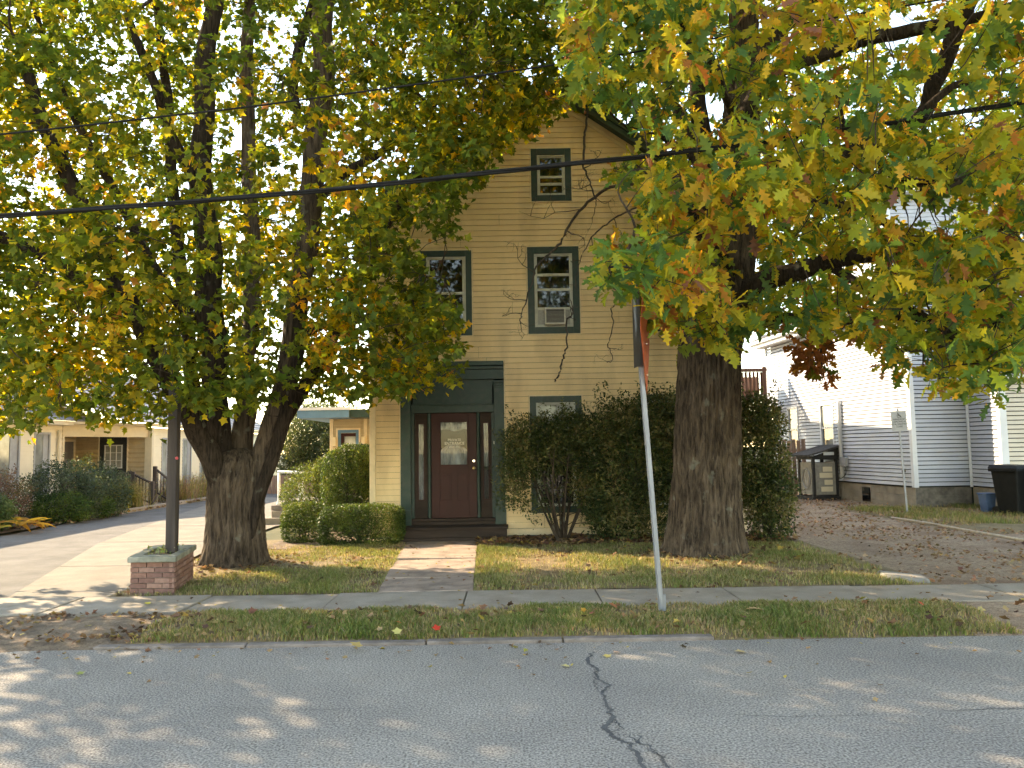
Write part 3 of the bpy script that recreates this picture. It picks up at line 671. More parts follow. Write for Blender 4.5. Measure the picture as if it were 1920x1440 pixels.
MB().wbox(ws, LEN-.098, LEN+.03, ZB-.02, ZE+.2, -.05, .03).build('corner_board', 'white_trim', wh)
MB().wbox(wfr, -.028, .1, ZB-.02, ZE+.2, -.05, .0305).build('corner_board', 'white_trim', wh)
MB().wbox(ws, -.04, .058, ZB-.02, ZE, -.05, .03).build('corner_board', 'white_trim', wh)
# eave: deep soffit, fascia and gutter
MB().wbox(ws, -.35, LEN+.4, ZE, ZE+.04, -.1, .42).build('soffit', 'white_trim', wh)
MB().wbox(ws, -.4, LEN+.45, ZE-.02, ZE+.2, .421, .45).build('fascia', 'white_trim', wh)
MB().wbox(ws, -.42, LEN+.47, ZE+.11, ZE+.235, .452, .56).build('gutter', 'white_trim', wh, bevel=.02)
rfm = MB(); rfm.hexa([ws(-.45, ZE+.21, .5), ws(LEN+.5, ZE+.21, .5), ws(LEN+.5, ZE+2.4, -4.2), ws(-.45, ZE+2.4, -4.2), ws(-.45, ZE+.28, .5), ws(LEN+.5, ZE+.28, .5), ws(LEN+.5, ZE+2.47, -4.2), ws(-.45, ZE+2.47, -4.2)])
rfm.build('roof', 'dark_shingle', wh)
# foundation of concrete blocks
bl = MB().wbox(ws, .05, LEN-.03, -.1, ZB-.03, -.3, -.06).build('foundation', 'dark_block', wh)
random.seed(2)
for r in range(3):
    s = LEN-.02 - (0 if r % 2 else .2)
    if r % 2 == 0: MB().wbox(ws, s+.006, LEN-.02, -.08+r*.225, .138+r*.225, -.2, -.02).build('foundation_block', 'block', bl)
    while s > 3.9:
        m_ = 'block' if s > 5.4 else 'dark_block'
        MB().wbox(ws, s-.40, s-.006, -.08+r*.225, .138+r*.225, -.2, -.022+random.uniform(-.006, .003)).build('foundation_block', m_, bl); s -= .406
bw0, bw1 = s_of_px(1607), s_of_px(1622)
MB().wbox(ws, bw0, bw1, .06, .5, -.02, -.012).build('basement_window', 'dark_glass', wh)
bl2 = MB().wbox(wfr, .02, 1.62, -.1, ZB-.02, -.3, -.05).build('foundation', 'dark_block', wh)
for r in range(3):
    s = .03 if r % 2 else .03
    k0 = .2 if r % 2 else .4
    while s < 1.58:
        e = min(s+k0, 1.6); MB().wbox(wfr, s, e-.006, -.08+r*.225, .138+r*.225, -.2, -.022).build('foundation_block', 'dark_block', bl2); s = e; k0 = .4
# front face, then the projecting porch
siding(wh, wfr, .1, 1.6, ZB, ZE, .118, [], 'white_vinyl', gap=.022, lip=.026)
PX, PY = 12.8, 20.75
wps = wall(PX, CY+.02, 0, -1)                              # porch side, facing the drive
siding(wh, wps, .06, 1.38, ZB, 3.55, .118, [], 'white_vinyl', gap=.022, lip=.026)
MB().box(PX+.05, PX+5, PY+.06, CY+.2, .62, 3.6).build('porch_inner_wall', 'shade_backing', wh)
MB().wbox(wps, 0, 1.4, -.1, ZB-.02, -.25, -.03).build('porch_foundation', 'block', wh)
MB().box(PX+.26, PX+4, PY+.04, PY+.3, -.1, ZB-.02).build('porch_foundation', 'block', wh)
MB().bar(wfr(1.57, ZB-.02, .06), wfr(1.57, 5.6, .06), .038, n=8).build('downspout', 'white_trim', wh)
wpf = wall(PX, PY, 1, 0)
MB().wbox(wps, 1.38, 1.47, ZB-.05, 3.62, -.05, .03).build('porch_post', 'white_trim', wh)
MB().wbox(wpf, -.03, .16, ZB-.05, 3.62, -.02, .0305).build('porch_post', 'white_trim', wh)
siding(wh, wpf, .16, 2.5, ZB, 3.5, .118, [], 'porch_vinyl', gap=.022, lip=.026)
MB().wbox(wpf, -.25, 3, 3.55, 3.76, .28, .31).build('porch_fascia', 'white_trim', wh)
MB().wbox(wps, -.1, 1.75, 3.56, 3.75, .2, .23).build('porch_fascia', 'white_trim', wh)
MB().hexa([(PX-.28, PY-.36, 3.76), (PX+4, PY-.36, 3.76), (PX+4, CY+.1, 4.6), (PX-.28, CY+.1, 4.6), (PX-.28, PY-.36, 3.82), (PX+4, PY-.36, 3.82), (PX+4, CY+.1, 4.66), (PX-.28, CY+.1, 4.66)]).build('porch_roof', 'grey_shingle', wh)
MB().hexa([(PX-.2, PY-.28, 3.5), (PX+4, PY-.28, 3.5), (PX+4, CY-.02, 3.5), (PX-.2, CY-.02, 3.5), (PX-.2, PY-.28, 3.55), (PX+4, PY-.28, 3.55), (PX+4, CY-.02, 3.55), (PX-.2, CY-.02, 3.55)]).build('porch_soffit', 'white_trim', wh)
# taller rear gable of the house
GX0, GX1, GY = 12.0, 18.0, 24.6
wg = wall(GX0, GY, 1, 0); wgs = wall(GX0, GY+6, 0, -1)
MB().box(GX0+.03, GX1, GY+.05, GY+6, 4, 9.7).build('upper_inner_wall', 'white_trim', wh)
siding(wh, wg, .1, 4, 6.0, 9.6, .125, [], 'white_vinyl')
siding(wh, wgs, .05, 5.92, 6.0, 9.6, .125, [], 'white_vinyl')
MB().wbox(wg, -.03, .098, 5.9, 9.7, -.04, .03).build('corner_board', 'white_trim', wh)
MB().box(GX0-.5, GX1, GY-.4, GY+6.3, 9.7, 9.95).build('upper_eave', 'white_trim', wh)
MB().hexa([(GX0-.5, GY-.4, 9.95), (GX1, GY-.4, 9.95), (GX1, GY+6.3, 9.95), (GX0-.5, GY+6.3, 9.95), (GX0+2.5, GY-.4, 11.6), (GX1, GY-.4, 11.6), (GX1, GY+6.3, 11.6), (GX0+2.5, GY+6.3, 11.6)]).build('upper_roof', 'dark_shingle', wh)
# service pipe with meter box
sp = thing('conduit_pipe', 'tall white capped service pipe with grey meter box on white wall', 'pipe', ws(s_of_px(1577), .7, .1))
s_ = s_of_px(1577)
MB().tube([ws(s_, .72, .09), ws(s_, 3.1, .09), ws(s_, 3.22, .09), ws(s_, 3.3, .08)], [.06, .06, .058, .035], 10).build('pipe', 'white_trim', sp, smooth=True)
MB().wbox(ws, s_+.02, s_+.34, 1.12, 1.42, .03, .16).build('meter_box', 'grey_frame', sp, bevel=.01)
cb = MB(); P, Rr = smooth_path([ws(s_+.25, 1.12, .1), ws(s_+.3, .9, .12), ws(s_+.1, .75, .14), ws(s_-.2, .7, .15)], [.012]*4); cb.tube(P, Rr, 5); cb.build('meter_cable', 'cable_black', sp)
sb = s_of_px(1690); tag(MB().bar(ws(sb, 1.05, .016), ws(sb, 1.05, .08), .045, n=10).build('wall_spigot', 'black_wood'), 'small round black spigot on the white wall near its corner', 'spigot')
# black roofed shelter standing against the wall
sh = thing('utility_shelter', 'little black roofed shelter box with pale panels against the white house', 'shelter', ws(s_of_px(1553), 0, .6))
c1 = s_of_px(1572)+.0; c0 = c1-1.05; o0, o1 = .12, 1.0; zt = 1.35
for s in (c0, c1-.09):
    for o in (o0, o1-.09): MB().wbox(ws, s, s+.09, .12, zt, o, o+.09).build('post', 'black_wood', sh)
MB().wbox(ws, c0-.06, c1+.06, .0, .14, o0-.02, o1+.06).build('base', 'black_wood', sh)
MB().wbox(ws, c0+.092, c1-.092, .2, zt-.1, o1-.06, o1-.03).build('panel', 'pale_panel', sh)
pn = MB().wbox(ws, c1-.06, c1-.03, .2, zt-.1, o0+.092, o1-.092).build('panel', 'pale_panel', sh)
fr_ = MB(); n = 20
for k in range(n):
    a, b = 2*pi*k/n, 2*pi*(k+1)/n; cs = (c0+c1)/2; cz = .72
    fr_.bar(ws(cs+.26*cos(a), cz+.32*sin(a), o1-.02), ws(cs+.26*cos(b), cz+.32*sin(b), o1-.02), .02, n=4)
fr_.build('round_grille', 'grey_frame', sh)
for k, (dz, w_) in enumerate(((.3, .5), (.52, .35), (.75, .55), (.95, .4))):
    MB().wbox(ws, c1-.029, c1-.015, dz, dz+.16, o0+.2, o0+.2+w_*.8).build('shelf_item', 'tan_trim', pn)
MB().wbox(ws, c0-.04, c1+.04, zt, zt+.1, o0, o1+.04).build('top_beam', 'black_wood', sh)
MB().hexa([ws(c0-.18, zt+.1, o1+.2), ws(c1+.16, zt+.1, o1+.2), ws(c1+.16, zt+.42, o0-.08), ws(c0-.18, zt+.42, o0-.08), ws(c0-.18, zt+.16, o1+.2), ws(c1+.16, zt+.16, o1+.2), ws(c1+.16, zt+.48, o0-.08), ws(c0-.18, zt+.48, o0-.08)]).build('roof', 'dark_shingle', sh)
gm = MB(); gm.v = [ws(c1, zt+.1, o0), ws(c1, zt+.1, o1), ws(c1, zt+.38, o0), ws(c1+.03, zt+.1, o0), ws(c1+.03, zt+.1, o1), ws(c1+.03, zt+.38, o0)]; gm.f = [(0, 1, 2), (5, 4, 3), (0, 3, 4, 1), (1, 4, 5, 2), (2, 5, 3, 0)]
gm.build('gable_end', 'black_wood', sh)
MB().wbox(ws, c1+.031, c1+.05, zt+.14, zt+.24, o0+.15, o0+.5).build('name_plate', 'white_trim', sh)
# gate boards at the back of the drive, deck and its posts
gt = thing('board_gate', 'narrow weathered board gate beside the far bush and white wall', 'gate', (10.1, 28, 0))
for k in range(6):
    x = 9.35+k*.17; MB().box(x, x+.14, 28+.01*(k % 2), 28.03+.01*(k % 2), .05, 2.0+.04*(k % 2)).build('board', 'weathered_fence', gt)
for z in (.4, 1.6): MB().box(9.33, 10.37, 28.045, 28.09, z, z+.09).build('rail', 'weathered_fence', gt)
dk = thing('raised_deck', 'raised redwood deck with slatted railing behind the oak', 'deck', (8.2, 31, 0))
MB().box(6.0, 9.75, 30.2, 34, 3.55, 3.75).build('deck_floor', 'redwood', dk)
for x in (6.1, 7.9, 9.62): MB().box(x, x+.12, 30.1, 30.22, 0, 4.85 if x > 9 else 4.7).build('post', 'redwood', dk)
MB().box(6.0, 9.75, 30.08, 30.22, 4.66, 4.78).build('top_rail', 'redwood', dk)
k = 0; x = 6.25
while x < 9.6:
    MB().box(x, x+.09, 30.225, 30.25, 3.76, 4.655).build('baluster', 'redwood', dk); x += .15
MB().box(9.0, 9.6, 30.6, 31.2, 3.755, 4.5).build('deck_box', 'weathered_fence', dk)

# ------------------------------------------------------------------ handicap sign, bins, edging pole, stone
hs = thing('loading_sign', 'small grey handicap loading zone sign on a leaning post', 'sign', (10.15, 20.6, 0))
p0 = Vector((10.13, 20.55, 0)); p1 = at(1691, 795, 20.6)
MB().box(-.022, .022, -.012, .012, 0, 2.75).build('post', 'galvanised', hs)
hc = at(1695, 817, 20.52)
b = MB(); r_ = .05; hw, hh = .2, .26; pts = []
for (cx_, cz_, a0_) in ((hw-r_, hh-r_, 0), (-hw+r_, hh-r_, 90), (-hw+r_, -hh+r_, 180), (hw-r_, -hh+r_, 270)):
    for t in range(5): a_ = radians(a0_+t*22.5); pts.append((cx_+r_*cos(a_), cz_+r_*sin(a_)))
n = len(pts); b.v = [(p[0], -.006, p[1]) for p in pts] + [(p[0], 0, p[1]) for p in pts]
b.f = [tuple(range(n)), tuple(range(n, 2*n))[::-1]] + [(i, n+i, n+(i+1) % n, (i+1) % n) for i in range(n)]
pl = b.build('plate', 'sign_grey', hs); 
for i, t in enumerate(('HANDICAP', 'LOADING &', 'UNLOADING', 'ZONE')):
    text(t, 'lettering', 'black_lettering', pl, (0, -.008, .045-i*.063), .062, (pi/2, 0, 0))
wcs = MB(); cx_, cz_ = .0, .135
for k in range(14):
    a, b_ = radians(150+k*17), radians(150+(k+1)*17); wcs.bar((cx_+.042*cos(a), -.009, cz_+.042*sin(a)), (cx_+.042*cos(b_), -.009, cz_+.042*sin(b_)), .006, n=4)
for a, b_ in (((-.015, .2), (-.01, .145)), ((-.01, .145), (.035, .142)), ((.035, .142), (.055, .095)), ((-.012, .175), (.02, .172)), ((.055, .095), (.07, .1))): wcs.bar((a[0], -.009, a[1]), (b_[0], -.009, b_[1]), .0075, n=4)
wcs.lathe((-.017, -.009, .212), [(.004, -.012), (.012, 0), (.004, .012)], 8); wcs.build('wheelchair_symbol', 'black_lettering', pl)
tl = atan2((p1.x-p0.x), (p1.z-p0.z))
HSM = Matrix.Translation(p0) @ Matrix.Rotation(radians(-2.2), 4, 'Y')
for c in list(hs.children):
    c.matrix_local = HSM @ (Matrix.Translation((0.0, -.02, 2.42)) if c.name.startswith('plate') else Matrix.Identity(4))
def bin_(name, label, loc, rz, sc, m, lid=True, sticker=None, group=None):
    t = thing(name, label, 'bin', loc, group)
    hx, hy, h = .29*sc, .31*sc, .98*sc
    b = MB(); b.hexa([(-hx*.72, -hy*.74, .03), (hx*.72, -hy*.74, .03), (hx*.72, hy*.74, .03), (-hx*.72, hy*.74, .03), (-hx*.98, -hy*.98, h), (hx*.98, -hy*.98, h), (hx*.98, hy*.98, h), (-hx*.98, hy*.98, h)])
    parts = [b.build('body', m, t, bevel=.035*sc)]
    parts.append(MB().ring(lambda s, z, o: (s, z, o), -hx*1.07, hx*1.07, -hy*1.07, hy*1.07, .05*sc, h-.06*sc, h+.005).build('rim', m, t, bevel=.01))
    if lid:
        b = MB(); b.hexa([(-hx*1.1, -hy*1.12, h+.008), (hx*1.1, -hy*1.12, h+.008), (hx*1.1, hy*1.1, h+.008), (-hx*1.1, hy*1.1, h+.008), (-hx*.9, -hy*.9, h+.085), (hx*.9, -hy*.9, h+.085), (hx*.95, hy*1.05, h+.10), (-hx*.95, hy*1.05, h+.10)])
        parts.append(b.build('lid', m, t, bevel=.02))
        parts.append(MB().bar((-hx*.7, hy*1.2, h-.02), (hx*.7, hy*1.2, h-.02), .018, n=8).build('handle', m, t))
        for s in (-1, 1):
            b = MB(); b.bar((s*hx*.72, hy*.78, .1), (s*hx*.9, hy*.78, .1), .1, n=16); parts.append(b.build('wheel', m, t))
        b = MB()
        for s in (-.45, .45): b.box(s*hx-.02, s*hx+.02, -hy*.99, -hy*.8, .2, h*.7)
    if sticker:
        sk = MB().box(.02, .16, -hy*.925-.006, -hy*.925, .70, .83).build('sticker', 'white_trim', t); sk.rotation_euler = (-.08, 0, 0); parts.append(sk)
        text(sticker, 'lettering', 'black_lettering', sk, (.09, -hy*.925-.009, .765), .13, (pi/2, 0, 0))
    Mx = Matrix.Translation(loc) @ Matrix.Rotation(rz, 4, 'Z')
    for p in parts: p.matrix_local = Mx @ p.matrix_local
    return t
bin_('wheelie_bin', 'big black wheeled bin with white sticker beside the blue tub', (12.32, 19.62, .05), .35, 1.15, 'bin_black', sticker='E', group='black wheeled bins')
bin_('wheelie_bin', 'black wheeled bin cut by the right edge of the picture', (12.86, 19.15, .05), .2, 1.12, 'bin_black', group='black wheeled bins')
bin_('recycling_tub', 'small open blue recycling tub behind the black bins', (12.0, 20.2, .04), .1, .52, 'bin_blue', lid=False)
pp = thing('edging_pole', 'thin pale wooden pole lying along the gravel drive edge', 'pole', (9, 16.5, .06))
P, Rr = smooth_path([(8.94, 18.9, .09), (9.0, 17.4, .1), (9.03, 16, .09), (9.1, 14.2, .08), (9.3, 12, .07)], [.028, .03, .03, .032, .03]); MB().tube(P, Rr, 7).build('pole', 'bare_wood', pp, smooth=True)
fs = thing('flat_stone', 'flat pale stone at the lawn corner by the gravel drive', 'stone', (5.15, 10.8, .05))
MB().hexa([(4.86, 10.55, .02), (5.42, 10.42, .02), (5.5, 10.8, .02), (5.0, 11.15, .02), (4.9, 10.58, .095), (5.38, 10.46, .085), (5.46, 10.78, .09), (5.02, 11.1, .105)]).build('stone', 'flat_stone', fs, bevel=.02)

# ------------------------------------------------------------------ long low cream building on the left
lb = thing('cream_building', 'long low cream building with grey roof and recessed porch at far left', 'building', (-17, 27, 0))
AX = -15.0; ZEV = 2.86
wA = wall(AX, 16, 0, 1)                                    # s = y-16, facing +x
def tall_window(w, s0, s1, z0, z1, par):
    wn = MB().ring(w, s0, s1, z0, z1, .07, -.06, .03).build('window', 'grey_frame', par)
    MB().wbox(w, s0+.07, s1-.07, z0+.07, z1-.07, -.04, -.03).build('pane', 'pale_glass', wn)
    MB().wbox(w, (s0+s1)/2+.1, s1-.075, z0+.07, z1-.07, -.029, -.015).build('drape', 'grey_frame', wn)
def joined_siding(name, w, s0, s1, z0, z1, pitch, m, lip, ops=(), rnd=False):
    b = MB(); z = z0
    while z < z1-.01:
        e = min(z+pitch, z1); segs = [(s0, s1)]
        for o in ops:
            if o[2] < (z+e)/2 < o[3]: segs = [q for (p, r) in segs for q in ((p, min(r, o[0])), (max(p, o[1]), r)) if q[1]-q[0] > .01]
        for p, r in segs:
            if rnd:
                b.wbox(w, p, r, z+.002, z+(e-z)*.45, -.03, .006, -.03, lip); b.wbox(w, p, r, z+(e-z)*.45, e-.002, -.03, lip, -.03, .004)
            else: b.wbox(w, p, r, z+.001, e-.001, -.03, lip, -.03, .002)
        z = e
    return tag(b.build(name, m, lb), kind='stuff')
winA = [(3.0, 3.9, .6, 2.62), (5.1, 5.9, .6, 2.62), (7.0, 8.05, .6, 2.62), (8.75, 9.62, .6, 2.62)]
joined_siding('siding', wA, 0, 10.35, .2, ZEV, .14, 'cream_vinyl', .018, winA)
for o in winA: tall_window(wA, *o, lb)
MB().box(-22, AX-.09, 16, 26.3, 0, ZEV).build('inner_wall', 'tan_trim', lb)
MB().wbox(wA, 10.3, 10.42, .2, ZEV, -.1, .03).build('corner_board', 'tan_trim', lb)
MB().bar(wA(10.0, .2, .07), wA(10.0, ZEV-.15, .07), .04, n=8).build('downspout', 'tan_trim', lb)
# recessed porch
NX, NY, BX = -16.3, 29.5, -13.62
wN = wall(NX, 26.0, 0, 1); wB = wall(NX, NY, 1, 0)
joined_siding('porch_siding', wN, .3, 3.5, .35, ZEV, .17, 'tan_log', .03, [(2.55, 3.42, 0, 2.45)], True)
gd = MB().ring(wN, 2.55, 3.42, .35, 2.45, .08, -.03, .03, .001).build('grey_side_door', 'tan_trim', lb)
MB().wbox(wN, 2.63, 3.34, .36, 2.37, -.03, .0).build('leaf_panel', 'grey_door', gd)
MB().wbox(wN, 2.9, 3.1, 1.2, 1.6, .001, .015).build('notice', 'blind_white', gd)
bops = [(.85, 1.97, 0, 2.62)]
joined_siding('porch_siding', wB, 0, 2.75, .35, ZEV, .17, 'tan_log', .03, bops, True)
MB().box(-22, BX-.09, NY+.06, 44, 0, ZEV).build('inner_wall', 'tan_trim', lb)
MB().box(-22, NX-.06, 26.31, NY+.03, 0, ZEV).build('inner_wall', 'tan_trim', lb)
bd = MB().ring(wB, .85, 1.97, .35, 2.62, .045, -.03, .035, .001).build('black_porch_door', 'tan_trim', lb)
MB().ring(wB, .896, 1.924, .36, 2.574, .15, -.03, .012, 1.0, .33).build('door_leaf', 'black_door', bd)
gl = MB().wbox(wB, 1.05, 1.77, 1.36, 2.24, -.02, -.01).build('pane', 'pale_glass', bd)
m9 = MB(); m9.ring(wB, 1.08, 1.74, 1.37, 2.23, .03, -.009, .02)
for k in (1, 2): m9.wbox(wB, 1.08+.22*k-.011, 1.08+.22*k+.011, 1.4, 2.2, -.009, .016); m9.wbox(wB, 1.11, 1.71, 1.37+.287*k-.011, 1.37+.287*k+.011, -.009, .015)
m9.build('muntin_grid', 'white_trim', gl)
MB().wbox(wB, 2.6, 2.86, .35, ZEV, -.1, .05).build('porch_column', 'tan_trim', lb)
lt = MB(); lt.lathe((-15.9, 28.6, 2.62), [(.02, .2), (.03, .12), (.14, .03), (.15, 0)], 14); lt.build('porch_lamp', 'grey_door', lb)
wC = wall(BX, NY, 0, 1)
winC = [(1.15, 2.0, .6, 2.5), (3.1, 4.0, .6, 2.5), (4.9, 5.9, .6, 2.5)]
joined_siding('siding', wC, .04, 14, .2, ZEV, .14, 'cream_vinyl', .018, winC)
for o in winC: tall_window(wC, *o, lb)
# porch beam, eaves and shingled roof
q0 = Vector((AX+.02, 26.3)); q1 = Vector((BX+.02, NY-.05))
def plank(a, b, z0, z1, t, name, m):
    d = (b-a).normalized(); n_ = Vector((d.y, -d.x))*t
    return MB().hexa([(a.x, a.y, z0), (b.x, b.y, z0), (b.x+n_.x*-1, b.y-n_.y, z0), (a.x-n_.x, a.y-n_.y, z0), (a.x, a.y, z1), (b.x, b.y, z1), (b.x-n_.x, b.y-n_.y, z1), (a.x-n_.x, a.y-n_.y, z1)]).build(name, m, lb)
plank(q0, q1, 2.5, ZEV, .12, 'porch_beam', 'tan_trim')
MB().poly([(-16.4, 26.2), (AX, 26.2), (BX, NY), (-16.4, NY+.1)], ZEV+.001, ZEV+.05).build('porch_ceiling', 'tan_trim', lb)
MB().box(AX-.1, AX+.38, 16, 26.3, ZEV+.002, ZEV+.14).build('eave_fascia', 'tan_trim', lb)
MB().poly([(AX, 26.31), (AX+.38, 26.31), (BX+.38, NY), (BX+.38, 44), (BX-.1, 44), (BX-.1, NY)], ZEV+.052, ZEV+.14).build('eave_fascia', 'tan_trim', lb)
rb = MB(); n = 17
for k in range(n):
    t0, t1 = k/n, (k+1)/n; x0 = AX+.42-(5.2)*t0; x1 = AX+.42-5.2*t1; z0 = ZEV+.14+2.6*t0; z1 = ZEV+.14+2.6*t1
    rb.hexa([(x0, 15.6, z0), (x0, 28, z0), (x1, 28, z1), (x1, 15.6, z1), (x0, 15.6, z0+.05), (x0, 28, z0+.05), (x1, 28, z1+.015), (x1, 15.6, z1+.015)])
    x0 += 1.4; x1 += 1.4
    rb.hexa([(x0, 26.3+(1.2 if k == 0 else 0), z0), (x0, 44, z0), (x1, 44, z1), (x1, 26.3, z1), (x0, 26.3+(1.2 if k == 0 else 0), z0+.05), (x0, 44, z0+.05), (x1, 44, z1+.015), (x1, 26.3, z1+.015)])
tag(rb.build('shingle_roof', 'grey_shingle', lb), kind='stuff')
# porch floor, railing and steps
MB().poly([(-16.3, 26.1), (-14.9, 26.1), (-13.2, 27.4), (-13.2, 29.5), (-16.3, 29.5)], 0, .34).build('porch_floor', 'concrete', lb)
def railing(name, label, pts, ztop, zb, nb, parent=None):
    t = thing(name, label, 'railing', (pts[0][0], pts[0][1], zb[0]))
    for (i, p) in enumerate(pts):
        MB().box(p[0]-.06, p[0]+.06, p[1]-.06, p[1]+.06, zb[i]-.32, ztop[i]+.08).build('newel_post', 'dark_rail', t)
    for i in range(len(pts)-1):
        a = Vector((*pts[i], ztop[i])); b = Vector((*pts[i+1], ztop[i+1])); a2 = Vector((*pts[i], zb[i]+.08)); b2 = Vector((*pts[i+1], zb[i+1]+.08))
        MB().bar(a, b, .04, n=4).build('handrail', 'dark_rail', t); MB().bar(a2, b2, .03, n=4).build('lower_rail', 'dark_rail', t)
        for k in range(1, nb[i]): f = k/nb[i]; MB().bar(a2.lerp(b2, f), a.lerp(b, f), .018, n=4).build('baluster', 'dark_rail', t)
    return t
railing('porch_railing', 'dark wooden porch railing in front of the black door', [(-14.85, 26.15), (-14.0, 26.8), (-13.25, 27.4)], [1.22, 1.22, 1.22], [.35, .35, .35], [7, 7])
railing('stair_railing', 'near stair railing descending from the cream building porch', [(-13.15, 27.45), (-12.55, 27.6)], [1.2, .85], [.35, .1], [6])
railing('stair_railing', 'far stair railing rising to the cream building porch', [(-13.05, 28.9), (-12.55, 29.0)], [1.35, .9], [.45, .1], [5])

# ------------------------------------------------------------------ small things on the left
stp = thing('concrete_steps', 'two low concrete steps carrying the white pipe rail', 'steps', (-6.1, 20.9, 0))
MB().box(-6.5, -5.2, 20.55, 22.2, -.02, .17).build('step', 'concrete', stp, bevel=.015)
MB().box(-6.32, -5.2, 20.75, 22.2, .172, .34).build('step', 'concrete', stp, bevel=.015)
MB().box(-6.36, -5.2, 20.85, 22.2, .342, .48).build('step', 'kerbstone', stp, bevel=.02)
rl = thing('pipe_rail', 'white pipe handrail standing on the concrete steps', 'railing', (-6.2, 21, .48))
MB().tube([(-6.2, 21, .482), (-6.2, 21, .52), (-6.2, 21, .6), (-6.2, 21, 1.36)], [.07, .06, .035, .035], 10).build('post', 'white_pipe', rl, smooth=True)
MB().bar((-6.235, 21, 1.345), (-4.9, 21.0, 1.3), .035, n=10).build('handrail', 'white_pipe', rl, smooth=True)
tag(MB().box(-5.52, -5.38, 20.4, 20.43, 0, 1.05).build('marker_post', 'white_pipe', None, bevel=.01), 'short flat white marker post in front of the pale green juniper', 'post')
fn = thing('wooden_fence', 'low weathered board fence at the far end of the left drive', 'fence', (-9.5, 36, 0))
x = -14.0
while x < -5: MB().box(x, x+.17, 36+random.uniform(-.01, .01), 36.03, -.02, .82+random.uniform(-.03, .03)).build('board', 'weathered_fence', fn); x += .19
MB().box(-14, -5, 36.035, 36.09, .55, .65).build('rail', 'weathered_fence', fn)

# ------------------------------------------------------------------ brick planter with timber post
pt = thing('brick_planter', 'square red brick planter with mossy concrete cap beside the pavement', 'planter', (-4.75, 11.0, 0))
A, B_, C_ = Vector((-4.97, 10.38)), Vector((-4.40, 10.36)), Vector((-4.64, 11.55)); D_ = A+(C_-B_)
def brick_face(a, b, nrm, h, off0):
    L_ = (b-a).length; d = (b-a)/L_; bh, bl_, j = .058, .2, .009; z = .0; r = 0
    ang = atan2(d.y, d.x)
    while z < h:
        s = 0 if r % 2 == 0 else -.105
        while s < L_-.004:
            s0 = max(0, s); s1 = min(L_, s+bl_)
            if s1-s0 > .02:
                key = round(s1-s0, 3); me = BR.get(key)
                if me is None:
                    q = MB().box(0, s1-s0, -.07, 0, 0, bh); me = bpy.data.meshes.new('brick'); me.from_pydata(q.v, [], q.f); me.update(); me.materials.append(MATS['brick_a']); BR[key] = me
                o = bpy.data.objects.new('brick', me); COL.objects.link(o); o.parent = pt
                p = a+d*s0+nrm*random.uniform(0, .005); o.location = (p.x, p.y, z+random.uniform(-.001, .001)); o.rotation_euler = (0, 0, ang)
                o.rotation_euler = (0, 0, ang)
                o.material_slots[0].link = 'OBJECT'; o.material_slots[0].material = MATS[random.choice(['brick_a', 'brick_a', 'brick_b', 'brick_c'])]
                # faces look outward (-y in the brick's own frame)
                o.matrix_basis = Matrix.Translation((p.x, p.y, z)) @ Matrix.Rotation(ang, 4, 'Z') @ Matrix.Translation((0, .07-.004, 0))
            s += bl_+j
        z += bh+j; r += 1
BR = {}; random.seed(4)
for a, b in ((A, B_), (B_, C_), (C_, D_), (D_, A)):
    d = (b-a).normalized(); brick_face(a, b, Vector((d.y, -d.x)), .43, 0)
ins = lambda P_, t: (P_+((A+B_+C_+D_)/4-P_).normalized()*t)
MB().poly([tuple(ins(q, .02)) for q in (A, B_, C_, D_)], -.03, .465).build('mortar_core', 'mortar', pt)
cen = (A+B_+C_+D_)/4
outer = [q+(q-cen).normalized()*.075 for q in (A, B_, C_, D_)]; inner = [q+(cen-q)*.33 for q in (A, B_, C_, D_)]
for i in range(4):
    j = (i+1) % 4
    MB().hexa([(outer[i].x, outer[i].y, .468), (outer[j].x, outer[j].y, .468), (inner[j].x, inner[j].y, .468), (inner[i].x, inner[i].y, .468),
               (outer[i].x, outer[i].y, .54), (outer[j].x, outer[j].y, .54), (inner[j].x, inner[j].y, .535), (inner[i].x, inner[i].y, .535)]).build('cap_stone', 'cap_concrete', pt, bevel=.008)
MB().poly([tuple(q) for q in inner], .4, .505).build('soil_fill', 'soil', pt)
ps = thing('timber_post', 'tall dark weathered timber post rising from the brick planter', 'post', (-4.68, 10.9, .5))
pb = at(322, 1036, 10.95); pt_ = at(328, 745, 10.95); pt2 = pb+(pt_-pb)*1.1
b = MB(); hw = .065
for q in (pb, pb.lerp(pt2, .5), pt2): b.v += [(q.x-hw, q.y-hw, q.z), (q.x+hw, q.y-hw, q.z), (q.x+hw, q.y+hw, q.z), (q.x-hw, q.y+hw, q.z)]
for i in range(2):
    for k in range(4): b.f.append((i*4+k, i*4+(k+1) % 4, i*4+4+(k+1) % 4, i*4+4+k))
b.f += [(0, 3, 2, 1), (8, 9, 10, 11)]
b.build('post', 'post_wood', ps, bevel=.008)
rp_ = at(331, 859, 10.88); MB().bar((rp_.x-.0, rp_.y, rp_.z), (rp_.x+.012, rp_.y-.02, rp_.z), .02, n=14).build('reflector', 'reflector_red', ps)

